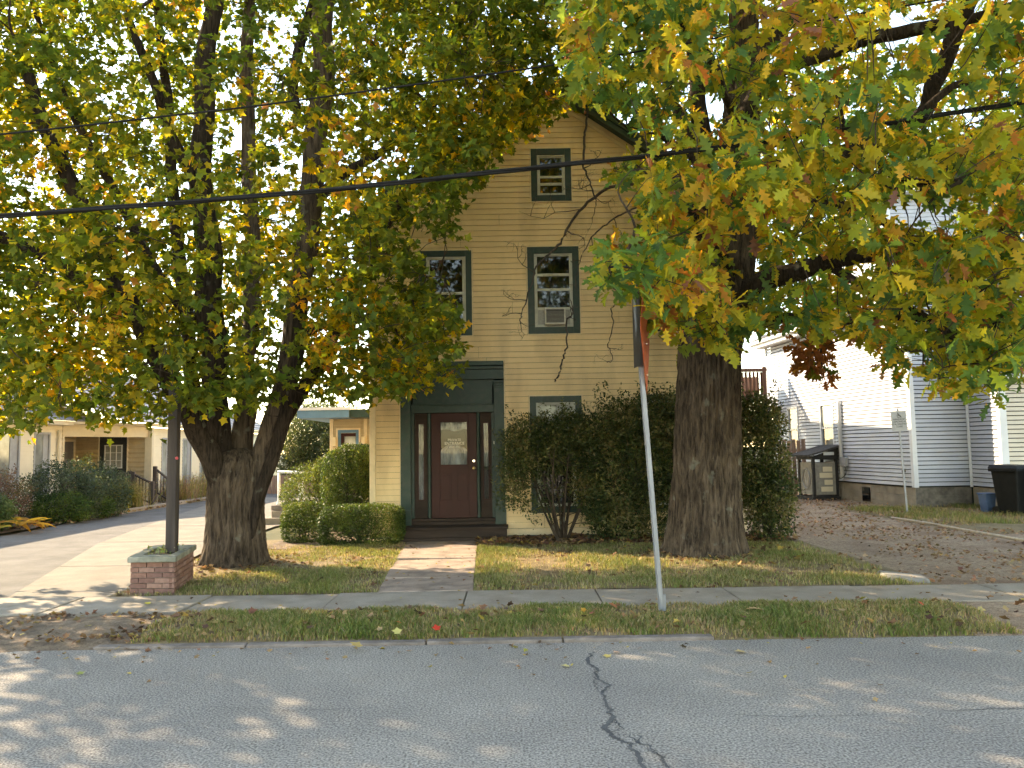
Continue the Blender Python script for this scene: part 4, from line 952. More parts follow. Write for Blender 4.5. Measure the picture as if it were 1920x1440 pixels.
# ------------------------------------------------------------------ street sign on its leaning post
ss = thing('sign_post', 'leaning galvanised channel sign post with orange diamond sign edge-on', 'sign post', (1.59, 8.78, 0))
s0_, s1_ = Vector((1.60, 8.78, -.05)), at(1187, 500, 8.72)
ax = (s1_-s0_).normalized(); rx = Vector((1, 0, 0)) - ax*ax.x; rx.normalize(); ry = ax.cross(rx)
ch = MB(); prof = [(-.03, .012), (-.018, -.012), (.018, -.012), (.03, .012), (.026, .016), (.015, -.006), (-.015, -.006), (-.026, .016)]
def pos(p, l): return s0_+ax*l+rx*p[0]+ry*p[1]
L_ = (s1_-s0_).length; n = len(prof); prof = [(a_*1.05, b_*1.6) for a_, b_ in prof]
ch.v = [tuple(pos(p, 0)) for p in prof]+[tuple(pos(p, L_)) for p in prof]
ch.f = [tuple(range(n)), tuple(range(n, 2*n))[::-1]]+[(i, n+i, n+(i+1) % n, (i+1) % n) for i in range(n)]
ch.build('channel', 'galvanised', ss)
st0 = pos((0.0, -.03), 0); MB().box(1.585+.01, 1.645, 8.79, 8.815, -.05, .24).build('ground_stub', 'galvanised', ss)
def plate(c, th, pts, t, name, m, flip):
    u = Vector((sin(th), cos(th), 0)); nn = Vector((cos(th), -sin(th), 0))*t
    b = MB(); n = len(pts); b.v = [tuple(c+u*p[0]+Vector((0, 0, p[1]))) for p in pts]+[tuple(c+nn+u*p[0]+Vector((0, 0, p[1]))) for p in pts]
    b.f = [tuple(range(n)), tuple(range(n, 2*n))[::-1]]+[(i, n+i, n+(i+1) % n, (i+1) % n) for i in range(n)]
    o = b.build(name, m, ss, bevel=.004); return o
dc = Vector((1.50, 8.78, 3.10))
dia = plate(dc, radians(13.9), [(0, -.66), (.60, -.06), (.64, 0), (.60, .06), (0, .66), (-.60, .06), (-.64, 0), (-.60, -.06)], .005, 'diamond_sign', 'orange_red', 0)
for dz in (-.45, -.1, .25): MB().bar(dc+Vector((.005, -.02, dz)), dc+Vector((.02, -.023, dz)), .011, n=8).build('bolt', 'nickel', dia)
plate(Vector((1.40, 8.72, 3.2)), radians(-4.5), [(-.17, -.46), (.17, -.46), (.17, .46), (-.17, .46)], -.004, 'dark_sign', 'sign_black', 1)

# ------------------------------------------------------------------ overhead cables
def wire(name, label, pts, Y, r, strands=1):
    t = thing(name, label, 'cable', at(*pts[0], Y)); P, Rr = smooth_path([at(px, py, Y) for px, py in pts], [r]*len(pts), 8)
    if strands == 1: MB().tube(P, Rr, 6).build('strand', 'cable_black', t, smooth=True)
    for k in range(strands if strands > 1 else 0):
        Q = [p+Vector((0, cos(i*.55+k*2*pi/strands), sin(i*.55+k*2*pi/strands)))*r*.6 for i, p in enumerate(P)]
        MB().tube(Q, [r*.62]*len(Q), 6).build('strand', 'cable_black', t, smooth=True)
    return t
wire('overhead_cable', 'thick twisted black cable crossing the whole picture', [(-420, 432), (0, 405), (560, 361), (960, 319), (1400, 270), (1920, 191), (2300, 128)], 9.0, .026, 3)
wire('overhead_cable', 'thin black wire high above the thick cable', [(-400, 290), (0, 252), (310, 218), (530, 192), (1050, 120), (1380, 65), (1760, 0), (2200, -80)], 9.1, .011)
wire('overhead_cable', 'faint distant wire between the oak trunk and white eave', [(1300, 651), (1400, 650), (1500, 649)], 40, .015)

# ------------------------------------------------------------------ trees
def bark_trunk(name, m, parent, pts, rads, nseg=110, nring=150, flare=.3, fz=.3, lobes=5, ridge=.03, freq=9, vf=1.1, seed=0):
    """round trunk along a path, flared at the base, with vertical furrowed ridges"""
    P, Rr = smooth_path(pts, rads, max(2, nring//(len(pts)-1))); V = []; Fc = []
    z0 = P[0].z
    for i, p in enumerate(P):
        d = (P[min(i+1, len(P)-1)]-P[max(i-1, 0)]).normalized(); a = d.cross(Vector((0, 1, 0))).normalized(); b = d.cross(a)
        h = p.z-z0
        for k in range(nseg):
            t = 2*pi*k/nseg; ct, st_ = cos(t), sin(t)
            q = Vector((ct*freq*.5, st_*freq*.5, h*vf+seed))
            wv = noise.noise((ct*2+seed, st_*2, h*1.6))*.6
            rg = 1-abs(noise.noise(Vector((ct*freq*.55+wv, st_*freq*.55+wv, h*vf+seed))))*2.2
            rg += .5*(1-abs(noise.noise(Vector((ct*freq*1.2, st_*freq*1.2+5, h*vf*2.2+seed))))*2.2)
            fl = flare*exp(-h/fz)*(1+.38*cos(lobes*t+seed)+.25*cos(2*t+1+seed)) + .05*noise.noise((ct*1.2+seed, st_*1.2, h*.7))
            r = Rr[i]*(1+fl) + ridge*(rg-.6)
            V.append(tuple(p+(a*ct+b*st_)*r))
    for i in range(len(P)-1):
        for k in range(nseg): k2 = (k+1) % nseg; Fc.append((i*nseg+k, i*nseg+k2, (i+1)*nseg+k2, (i+1)*nseg+k))
    Fc.append(tuple((len(P)-1)*nseg+k for k in range(nseg)))
    me = bpy.data.meshes.new(name); me.from_pydata(V, [], Fc); me.update()
    return link(name, me, m, parent, smooth=True)
def limb(parent, m, pts, rads, nseg=22, seed=1, name='limb', wig=.12, ridge=.010):
    P, Rr = smooth_path(pts, rads, 8); V = []; Fc = []
    for i, p in enumerate(P):
        d = (P[min(i+1, len(P)-1)]-P[max(i-1, 0)]).normalized(); up = Vector((0, 1, 0)) if abs(d.y) < .9 else Vector((1, 0, 0))
        a = d.cross(up).normalized(); b = d.cross(a)
        p = p + (a*noise.noise((i*.13, seed, 2)) + b*noise.noise((i*.13, seed, 8)))*Rr[i]*.5
        for k in range(nseg):
            t = 2*pi*k/nseg; r = Rr[i]*(1+.10*noise.noise((cos(t)*1.4, sin(t)*1.4, i*.22+seed))) + min(ridge, Rr[i]*.12)*(1-abs(noise.noise((cos(t)*4, sin(t)*4, i*.25+seed)))*3)
            V.append(tuple(p+(a*cos(t)+b*sin(t))*r))
    for i in range(len(P)-1):
        for k in range(nseg): k2 = (k+1) % nseg; Fc.append((i*nseg+k, i*nseg+k2, (i+1)*nseg+k2, (i+1)*nseg+k))
    Fc.append(tuple((len(P)-1)*nseg+k for k in range(nseg)))
    me = bpy.data.meshes.new(name); me.from_pydata(V, [], Fc); me.update(); link(name, me, m, parent, smooth=True)
    return np.array([tuple(p) for p in P]), np.array(Rr)
def twig_net(parent, m, nodes, rads, centres, nsub, seed, r1=.032, mid_ok=None):
    """sub-branches from the limbs towards groups of leaf clusters, then fine twigs to each cluster"""
    rg = np.random.default_rng(seed); b = MB(); subs = list(map(tuple, nodes)); sr = list(rads)
    pick = centres[rg.choice(len(centres), min(nsub, len(centres)), replace=False)]
    N0 = np.array(nodes)
    extra = []
    order = np.argsort(((pick[:, None, :]-N0[None])**2).sum(2).min(1))
    for c in pick[order]:
        A = np.array(subs); d = np.linalg.norm(A-c, axis=1) + np.maximum(0, A[:, 2]-c[2])*.6
        j = int(d.argmin()); p = Vector(subs[j]); c_ = Vector(c); L0 = (c_-p).length
        if L0 < .25 or L0 > 4.2: continue
        rr = min(r1*(.6+.25*L0), sr[j]*.7)
        m1 = p.lerp(c_, .35)+Vector(rg.normal(0, .07*L0, 3)); m2 = p.lerp(c_, .7)+Vector(rg.normal(0, .06*L0, 3))+Vector((0, 0, .05*L0))
        P, Rr = smooth_path([p, m1, m2, c_], [rr, rr*.7, rr*.45, rr*.2], 4); b.tube(P, Rr, 6, caps=False)
        subs += [tuple(q) for q in P[3:]]; sr += Rr[3:]
    A = np.array(subs)
    for c in centres:
        d = np.linalg.norm(A-c, axis=1); j = int(d.argmin())
        if d[j] > .85 or d[j] < .05: continue
        p = Vector(subs[j]); c_ = Vector(c); q = p.lerp(c_, .5)+Vector(rg.normal(0, .1*d[j], 3))
        b.tube([p, q, c_], [min(.011, sr[j]), .007, .004], 4, caps=False)
    return tag(b.build('twigs', m, parent), kind='stuff')
def sample_crown(c, r, n, zmin, shell=.35):
    P = rng.normal(size=(n, 3)); P /= np.linalg.norm(P, axis=1)[:, None]; u = rng.random(n)**(1/3.)
    u = shell+(1-shell)*u; P = P*u[:, None]*np.array(r)+np.array(c); return P[P[:, 2] > zmin]
FRAME = lambda x, y, w, m=0: (w > 0) & (x > -m) & (x < 1920+m) & (y > -m) & (y < 1440+m)
def split_leaves(parent, name, m, tpl, P, Rm, S, C, ncol, limit=300):
    """the leaves that show largest become objects of their own; returns the mask of the rest"""
    x, y, w = proj(P); inn = FRAME(x, y, w); size = np.where(inn, S/np.maximum(w, .1), 0)
    # thin out so that the picked leaves are spread over the near side of the crown
    key = size*rng.uniform(.75, 1.0, len(P)); idx = np.argsort(-key)[:limit]
    bank = []
    V0, T0 = tpl
    cc = C[idx]; order = np.argsort(cc[:, 0]/(cc[:, 1]+.01)); groups = np.array_split(order, ncol)
    for gi in groups:
        col = np.median(cc[gi], axis=0)
        me = tri_mesh(name, V0, T0, np.repeat(col[None], len(V0), 0)); me.materials.append(MATS[m])
        for i in idx[gi]:
            o = bpy.data.objects.new(name, me); COL.objects.link(o); o.parent = parent
            mm = Matrix.Identity(4)
            for r in range(3):
                for c in range(3): mm[r][c] = Rm[i][r][c]*S[i]
                mm[r][3] = P[i][r]
            o.matrix_basis = mm
    rest = np.ones(len(P), bool); rest[idx] = False
    return rest

# ---- maple on the left
mp = thing('maple_tree', 'many stemmed maple with green and yellow leaves left of the house', 'tree', (-4.55, 13, 0))
MY = 13.0
T = lambda px, py, dy=0: tuple(at(px, py, MY+dy))
bark_trunk('trunk', 'maple_bark', mp, [T(441, 1072), T(441, 1000), T(442, 940), T(446, 900), T(450, 868), T(450, 850), T(450, 840)], [.455, .445, .435, .44, .38, .26, .06], 220, 190, .42, .22, 5, .032, 14, 1.7, 3)
ml = [
 ([(425, 960), (404, 880), (368, 808), (336, 742), (285, 650), (240, 560), (195, 470), (150, 380), (90, 250), (40, 100)], [.14, .17, .17, .155, .15, .14, .125, .11, .09, .06], -.1, -2.0),
 ([(428, 930), (412, 820), (404, 720), (402, 620), (392, 500), (383, 380), (376, 250), (388, 120), (398, 0), (400, -160), (390, -330)], [.15, .18, .2, .215, .215, .19, .165, .155, .14, .1, .05], .1, .4),
 ([(450, 900), (455, 800), (462, 720), (470, 620), (472, 480), (466, 300), (462, 120), (470, 0), (480, -200)], [.2, .18, .15, .14, .13, .12, .11, .10, .05], .35, 1.4),
 ([(468, 930), (500, 830), (525, 740), (545, 640), (560, 520), (578, 400), (592, 260), (604, 120), (612, 0), (640, -180), (660, -340)], [.17, .17, .17, .175, .18, .19, .19, .18, .17, .11, .05], -.05, .2),
 ([(468, 1010), (484, 940), (512, 855), (535, 770), (552, 690), (562, 610), (560, 520)], [.04, .09, .1, .105, .11, .11, .1], -.28, -.05),
 ([(560, 210), (548, 165), (566, 80), (590, 0), (600, -80)], [.08, .085, .08, .075, .05], .2, .3),
 ([(420, 900), (380, 810), (360, 700), (345, 560), (330, 400), (318, 220), (300, 60), (280, -100)], [.15, .13, .12, .115, .11, .09, .07, .05], .4, 2.2),
 ([(480, 900), (520, 800), (590, 690), (660, 560), (720, 430), (790, 320), (860, 230), (930, 160)], [.18, .13, .11, .095, .08, .065, .05, .03], .4, 1.6),
 ([(575, 400), (640, 330), (720, 280), (810, 200), (900, 90)], [.1, .08, .06, .05, .03], .2, -.5),
 ([(240, 560), (150, 520), (60, 470), (-60, 420), (-300, 330), (-560, 280)], [.1, .09, .08, .07, .06, .04], -1.0, -2.6),
 ([(400, 640), (300, 520), (200, 330), (120, 180), (60, 0)], [.1, .085, .07, .06, .04], .3, 1.0),
 ([(545, 640), (610, 610), (680, 600), (760, 590), (820, 560)], [.07, .055, .045, .035, .02], .1, -.8),
 ([(383, 380), (320, 250), (290, 160), (240, 30)], [.1, .08, .07, .05], .2, -1.2),
]
mn, mr = [], []
for i, (pts, rad, d0, d1) in enumerate(ml):
    n = len(pts); a, b = limb(mp, 'maple_bark' if rad[0] > .16 and i < 5 else 'shaded_limb_bark', [T(px, py, d0+(d1-d0)*(k/(n-1))) for k, (px, py) in enumerate(pts)], rad, seed=i*3.1)
    k0 = len(a)//3; mn.append(a[k0:]); mr.append(b[k0:])
mn = np.concatenate(mn); mr = np.concatenate(mr)
MAPLE_MASK = [(-900, -2000), (1040, -2000), (1060, 60), (1085, 130), (1085, 200), (1035, 225), (1000, 262), (945, 268), (915, 300), (908, 345), (872, 350), (868, 400), (850, 450), (815, 440), (790, 410), (760, 420),
  (785, 480), (815, 520), (850, 560), (872, 590), (865, 625), (880, 660), (855, 672), (800, 652), (800, 672), (868, 692), (860, 722), (800, 722), (765, 745), (735, 735), (700, 760), (680, 745), (640, 752), (600, 745), (560, 700),
  (545, 745), (500, 770), (455, 775), (400, 760), (345, 775), (325, 805), (255, 800), (215, 812), (150, 775), (95, 780), (60, 800), (45, 820), (0, 815), (-100, 850), (-900, 900)]
cl = sample_crown((-5.0, 12.5, 7.3), (6.6, 4.0, 6.8), 6200, 2.3, .3)
cl = cl[cl[:, 2] > 2.3+.85*np.maximum(0, cl[:, 1]-13.3)]
x, y, w = proj(cl)
ok = inpoly(x, y, MAPLE_MASK) & (cl[:, 1] > 9.5) & ~((cl[:, 0] > HX0-.5) & (cl[:, 1] > HOUSE_Y-.7) & (cl[:, 2] < 7.6))
# open sky holes and clear views of the stems
holes = rng.uniform([20, 60], [900, 640], (30, 2)); hr = rng.uniform(8, 26, 30)
for (hx_, hy_), r_ in zip(holes, hr): ok &= ((x-hx_)**2+(y-hy_)**2 > r_**2)
for poly in ([(360, 460), (428, 460), (440, 700), (368, 700)], [(545, 400), (605, 370), (600, 520), (565, 700), (520, 700), (525, 560)], [(555, 300), (610, 60), (645, 60), (600, 330)], [(365, 230), (400, 90), (425, 110), (400, 250)]):
    ok &= ~(inpoly(x, y, poly) & (cl[:, 1] < MY+.6))
cl = cl[ok]; x, y, w = proj(cl); infr = FRAME(x, y, w, 60)
cl = cl[infr | (rng.random(len(cl)) < .62)]
wide = sample_crown((-11.2, 10.6, 6.6), (3.6, 3.2, 3.2), 620, 3.6, .2); xw, yw, ww = proj(wide); cl = np.concatenate([cl, wide[~FRAME(xw, yw, ww, 30)]])
def rosettes(cl, nros, nleaf, spread, reach):
    """leaves radiating from twig ends: returns positions, tip directions and cluster index"""
    ri = np.repeat(np.arange(len(cl)), nros); Rp = cl[ri]+rng.normal(0, 1, (len(ri), 3))*np.array(spread)
    li = np.repeat(np.arange(len(ri)), nleaf); d = rng.normal(size=(len(li), 3)); d /= np.linalg.norm(d, axis=1)[:, None]
    return Rp[li]+d*rng.uniform(.2, 1, (len(li), 1))*reach, d, ri[li]
def orient_tip(d, rnd, droop, upn):
    N = len(d); t = d+rng.normal(0, rnd, (N, 3)); t[:, 2] -= droop; t /= np.linalg.norm(t, axis=1)[:, None]
    n = rng.normal(0, .55, (N, 3)); n[:, 2] += upn; n[:, 1] -= .25; n -= (n*t).sum(1)[:, None]*t; n /= (np.linalg.norm(n, axis=1)[:, None]+1e-9)
    return np.stack([np.cross(t, n), t, n], axis=2)
P, dirs, ci = rosettes(cl, 4, 8, (.26, .26, .18), .08)
x, y, w = proj(P); jit = rng.normal(0, 11, (2, len(P)))
keep = inpoly(x+jit[0], y+jit[1], MAPLE_MASK) & (P[:, 1] > 9.25) & ~((P[:, 0] > HX0-.4) & (P[:, 1] > HOUSE_Y-.25) & (P[:, 2] < 8.6-.69*np.abs(P[:, 0]-HXC)+.9))
P = P[keep]; ci = ci[keep]; dirs = dirs[keep]; infr = FRAME(*proj(P), 40)
sel = infr | (rng.random(len(P)) < .24); P = P[sel]; ci = ci[sel]; dirs = dirs[sel]; infr = infr[sel]
MCOL = [(.065, .10, .02), (.10, .135, .022), (.155, .175, .025), (.26, .245, .03), (.44, .35, .035), (.53, .32, .04), (.38, .18, .05)]
tone = np.array([noise.noise(Vector(c)*.55) for c in cl])[ci] + .35*np.array([noise.noise(Vector(c)*1.7+Vector((9, 3, 1))) for c in cl])[ci]
pr_ = np.clip(tone*1.7+rng.normal(0, .42, len(P)), -1.4, 1.6)
key = np.digitize(pr_, [-.5, .0, .38, .74, 1.08, 1.36])
C = palette(len(P), MCOL, [1]*7, .2, key)
S = rng.uniform(.082, .138, len(P))*np.where(infr, 1, 1.75)
Rm = orient_tip(dirs, .35, .45, .8)
tplm = maple_template()
rest = split_leaves(mp, 'leaf', 'leaf', tplm, P, Rm, S, C, 10)
V, Tt, Cv = leaf_arrays(tplm, P[rest], Rm[rest], S[rest], C[rest])
tag(link('crown', tri_mesh('crown', V, Tt, Cv), 'leaf', mp), kind='stuff')
twig_net(mp, 'twig_bark', mn, mr, cl, 260, 5, .03)

# ---- oak on the right
ok_t = thing('oak_tree', 'massive oak with lobed green, yellow and russet leaves right of the door', 'tree', (3.15, 13.2, 0))
OY = 13.2
T = lambda px, py, dy=0: tuple(at(px, py, OY+dy))
bark_trunk('trunk', 'oak_bark', ok_t, [T(1322, 1058), T(1324, 950), T(1326, 830), T(1329, 720), T(1334, 640), T(1352, 560), T(1368, 490), T(1382, 400), T(1388, 300), T(1391, 180), T(1394, 60), T(1396, -80), T(1390, -260), T(1380, -420)],
           [.585, .56, .53, .51, .50, .47, .40, .35, .31, .27, .23, .2, .14, .06], 260, 560, .36, .3, 6, .042, 14, 1.6, 8)
ol = [
 ([(1318, 640), (1312, 560), (1314, 450), (1318, 330), (1314, 220), (1304, 120), (1296, 20), (1280, -140)], [.2, .2, .18, .165, .15, .12, .1, .05], .1, .5),
 ([(1372, 600), (1400, 555), (1450, 520), (1530, 500), (1620, 480), (1700, 468), (1790, 450), (1900, 420)], [.2, .19, .165, .14, .12, .09, .07, .04], -.1, -2.6),
 ([(1385, 625), (1430, 600), (1500, 598), (1570, 605), (1650, 595), (1740, 600)], [.12, .09, .07, .055, .045, .03], -.1, -3.0),
 ([(1385, 380), (1430, 350), (1490, 345), (1560, 372), (1620, 400), (1690, 435)], [.13, .11, .1, .085, .07, .05], 0, -1.4),
 ([(1395, 395), (1440, 370), (1500, 372), (1560, 390)], [.09, .075, .065, .04], -.2, -1.5),
 ([(1392, 170), (1420, 110), (1470, 50), (1530, 0), (1600, -80), (1680, -180)], [.14, .12, .11, .10, .07, .04], 0, .4),
 ([(1392, 230), (1430, 150), (1500, 117), (1600, 82), (1700, 60), (1800, 40), (1930, 0)], [.12, .12, .12, .11, .10, .08, .05], -.3, -1.6),
 ([(1385, 330), (1520, 300), (1640, 270), (1720, 220), (1750, 160), (1785, 80), (1815, 0), (1850, -120)], [.13, .13, .125, .12, .125, .12, .12, .08], -.2, -2.2),
 ([(1700, 240), (1790, 160), (1860, 165), (1940, 170)], [.06, .05, .04, .03], -2.0, -2.4),
 ([(1318, 340), (1290, 250), (1262, 190), (1240, 130), (1222, 60), (1215, -30)], [.11, .085, .075, .065, .055, .03], .2, .2),
 ([(1330, 330), (1290, 290), (1250, 262), (1222, 232), (1195, 224), (1175, 238)], [.08, .06, .05, .042, .038, .02], 0, -1.5),
 ([(1690, 440), (1740, 470), (1800, 520), (1850, 580), (1880, 640)], [.06, .05, .04, .03, .02], -1.4, -4.5),
 ([(1560, 500), (1660, 560), (1740, 600), (1800, 640), (1850, 690)], [.07, .055, .045, .035, .02], -1.2, -5.0),
 ([(1350, 560), (1310, 520), (1260, 490), (1200, 480), (1140, 500)], [.09, .07, .05, .035, .02], -.4, -5.6),
 ([(1365, 500), (1330, 430), (1280, 380), (1230, 350)], [.09, .07, .05, .03], -.3, -4.5),
 ([(1388, 250), (1340, 130), (1270, 40), (1190, -20)], [.1, .08, .06, .04], -.3, -3.5),
 ([(1390, 280), (1470, 260), (1570, 230), (1680, 330), (1800, 340)], [.1, .09, .07, .05, .03], -.4, -5.0),
]
on, orr = [], []
for i, (pts, rad, d0, d1) in enumerate(ol):
    n = len(pts); a, b = limb(ok_t, 'shaded_limb_bark', [T(px, py, d0+(d1-d0)*(k/(n-1))) for k, (px, py) in enumerate(pts)], rad, seed=40+i*2.7)
    k0 = len(a)//4; on.append(a[k0:]); orr.append(b[k0:])
on = np.concatenate(on); orr = np.concatenate(orr)
# bare dead branches hanging in front of the wall
random.seed(14)
def dead(pts, rad, Y0, Y1, twigs):
    n = len(pts); P, Rr = smooth_path([at(px, py, Y0+(Y1-Y0)*k/(n-1)) for k, (px, py) in enumerate(pts)], rad, 6)
    P = [p+Vector((random.gauss(0, .008), random.gauss(0, .008), random.gauss(0, .008))) for p in P]
    b = MB(); b.tube(P, [q*.72 for q in Rr], 7)
    def sprout(p, d, L, r, lev):
        q = [p]; dd = d.copy()
        for k in range(5):
            dd = (dd+Vector((random.gauss(0, .38), random.gauss(0, .3), random.gauss(.03, .35)))).normalized(); q.append(q[-1]+dd*L/5)
        b.tube(q, [r*(1-.17*k) for k in range(6)], 4)
        if lev: 
            for k in (2, 3, 4):
                if random.random() < .8: sprout(q[k], (dd+Vector((random.gauss(0, .9), random.gauss(0, .4), random.gauss(0, .8)))).normalized(), L*random.uniform(.35, .6), r*.55, lev-1)
    for (f, dx, dz, L) in twigs:
        i = min(len(P)-2, int(f*(len(P)-1))); sprout(P[i], Vector((dx, random.uniform(-.3, .3), dz)).normalized(), L, min(.009, Rr[i]*.6), 2)
    return b.build('dead_branch', 'twig_bark', ok_t, smooth=True)
dead([(1300, 385), (1245, 362), (1200, 347), (1152, 348), (1108, 375), (1075, 410), (1050, 455), (1020, 485), (1003, 505), (992, 550), (978, 588), (976, 605)], [.045, .04, .036, .032, .03, .028, .026, .022, .018, .015, .012, .008], 12.2, 10.4, [(.42, -.9, -.1, 1.0), (.35, -.2, .9, .7), (.75, -1, .05, .55), (.85, -1, .1, .45), (.92, -.9, -.2, .4), (1, -.3, -.9, .5), (1, .8, -.3, .25), (.5, .6, -.6, .5)])
dead([(1245, 372), (1205, 385), (1165, 402), (1125, 430), (1100, 460), (1085, 500), (1078, 540)], [.022, .02, .018, .015, .012, .01, .006], 11.9, 10.8, [(.4, .3, -.9, .4), (.6, .6, -.6, .7), (.3, .3, -.6, .6), (.8, -.6, -.5, .3), (1, -.8, .2, .5)])
dead([(1250, 255), (1175, 235), (1112, 190), (1100, 235), (1096, 270), (1094, 310), (1108, 345), (1118, 380), (1112, 410)], [.03, .028, .022, .024, .026, .02, .016, .01, .006], 11.6, 10.6, [(.65, .9, .1, .5), (.75, -.3, -.7, .4), (.85, .9, -.3, .6), (1, .3, -.9, .4)])
dead([(1070, 560), (1074, 588), (1062, 602), (1064, 640), (1056, 672), (1049, 700), (1040, 715)], [.006, .014, .018, .016, .018, .02, .014], 10.5, 10.4, [(.15, -.6, .5, .3), (.2, .5, .5, .25), (.3, .6, -.1, .12)])
dead([(1200, 560), (1168, 548), (1150, 580), (1146, 625), (1140, 650), (1150, 672), (1138, 680)], [.012, .012, .011, .009, .008, .006, .003], 9.3, 9.0, [(.7, .8, -.1, .2), (.9, -.8, -.3, .3)])
dead([(1330, 420), (1290, 400), (1250, 420), (1215, 455)], [.02, .016, .012, .006], 12.3, 11.0, [(.5, -.2, -.9, .7), (.8, -.8, -.2, .7), (.3, -.5, .6, .6)])
OAK_MASK = [(1090, -2000), (3200, -2000), (3200, 760), (1930, 690), (1912, 712), (1892, 690), (1868, 765), (1840, 745), (1820, 690), (1800, 740), (1740, 742), (1735, 705), (1715, 662), (1690, 712), (1650, 690), (1622, 640), (1580, 612), (1555, 640), (1548, 690), (1540, 735), (1515, 690), (1475, 672), (1478, 640), (1520, 640), (1490, 606), (1440, 605), (1420, 620), (1392, 625), (1378, 655), (1345, 672), (1310, 640), (1290, 665), (1265, 660), (1245, 600), (1215, 600), (1195, 552), (1150, 545), (1120, 545), (1112, 500), (1135, 448), (1205, 440), (1215, 405), (1195, 385), (1215, 330), (1140, 345), (1128, 320), (1175, 290), (1235, 275), (1205, 245), (1150, 205), (1110, 190), (1070, 195), (1062, 150), (1040, 90)]
STEM = [[(1362, 415), (1412, 415), (1408, 570), (1365, 560)], [(1298, 165), (1335, 165), (1335, 250), (1300, 250)], [(1375, 0), (1412, 0), (1412, 80), (1378, 80)], [(1400, 505), (1500, 480), (1640, 470), (1640, 500), (1500, 520), (1410, 545)], [(1500, 100), (1780, 35), (1785, 62), (1505, 130)], [(1740, 200), (1785, 40), (1830, 0), (1840, 20), (1775, 200)]]
OPEN = [[(1395, 10), (1430, 95), (1405, 130)], [(1640, 30), (1730, 8), (1740, 40), (1665, 62)], [(1760, 175), (1860, 175), (1800, 200)], [(1640, 385), (1700, 365), (1790, 372), (1780, 425), (1700, 430), (1650, 420)], [(1395, 50), (1420, 40), (1425, 75)],
        [(1345, 175), (1365, 200), (1330, 225), (1300, 215), (1310, 180)], [(1370, 440), (1405, 440), (1400, 560), (1370, 550)], [(1190, 150), (1212, 150), (1225, 172), (1195, 180)], [(1280, 610), (1390, 665), (1390, 760), (1270, 760)]]
cl = sample_crown((4.6, 11.3, 7.6), (7.2, 5.4, 6.2), 6200, 2.6, .25)
front = np.stack([rng.uniform(1130, 1915, 230), rng.uniform(-20, 640, 230), rng.uniform(7.6, 10.5, 230)], 1); front = np.array([tuple(at(*q)) for q in front]); cl = np.concatenate([cl, front])
extra = np.array([tuple(at(px, py, Y)) for px, py, Y in [(1150, 490, 7.3), (1190, 480, 7.2), (1230, 490, 7.4), (1140, 525, 7.3), (1200, 530, 7.2), (1260, 510, 7.6), (1300, 520, 7.6), (1250, 560, 7.8), (1300, 590, 8.2), (1345, 560, 8), (1350, 600, 8.3), (1280, 620, 8.6), (1370, 620, 8.6), (1340, 640, 9),
   (1500, 660, 9.6), (1525, 690, 9.6), (1540, 720, 9.6), (1560, 640, 9.6), (1540, 655, 9.8), (1490, 665, 9.7), (1510, 675, 9.5),
   (1640, 660, 9), (1700, 680, 9), (1600, 620, 9), (1760, 715, 8), (1800, 715, 8), (1840, 735, 8.2), (1860, 730, 8), (1900, 680, 8), (1850, 660, 8), (1910, 640, 7.5), (1780, 690, 8.2), (1720, 640, 8.2), (1780, 640, 8), (1820, 700, 7.9),
   (1150, 320, 9.8), (1165, 310, 9.8), (1180, 330, 10), (1210, 300, 10.3), (1150, 430, 10.5), (1162, 420, 10.5), (1260, 400, 9.5), (1250, 430, 9.5), (1110, 30, 8.5), (1150, 60, 8.3), (1190, 30, 8), (1250, 40, 7.6), (1300, 60, 7.4), (1340, 90, 7.3), (1220, 90, 8)] + [(1105, 60, 10.5), (1130, 100, 10.5), (1115, 140, 10.8), (1150, 150, 11), (1185, 120, 11), (1200, 200, 11.2), (1170, 190, 11.2), (1225, 225, 11), (1250, 170, 11), (1240, 210, 10.5), (1090, 110, 10.4), (1260, 250, 10.6), (1210, 160, 10)]])
cl = np.concatenate([cl, extra, extra+rng.normal(0, .12, extra.shape)])
x, y, w = proj(cl)
def cable_y(px): return np.interp(px, [0, 560, 960, 1400, 1920], [405, 361, 319, 270, 191])
def oak_ok(P, x, y):
    o = inpoly(x, y, OAK_MASK) & (P[:, 1] > 6.4)
    o &= ~((P[:, 1] < 9.15) & (np.abs(y-cable_y(x)) < 16) & ((x < 1405) | (x > 1735)))
    o &= ~((P[:, 1] > HOUSE_Y-.2) & (P[:, 0] < HX1+.5) & (P[:, 2] < APEX+.2))
    o &= ~((P[:, 0] > 10.0) & (P[:, 1] > 22))
    for pl in OPEN[:-3]: o &= ~inpoly(x, y, pl)
    o &= ~(inpoly(x, y, OPEN[-1]) & (P[:, 1] < 12.4))
    for pl in STEM: o &= ~(inpoly(x, y, pl) & (P[:, 1] < 12.6))
    return o
okm = oak_ok(cl, x, y)
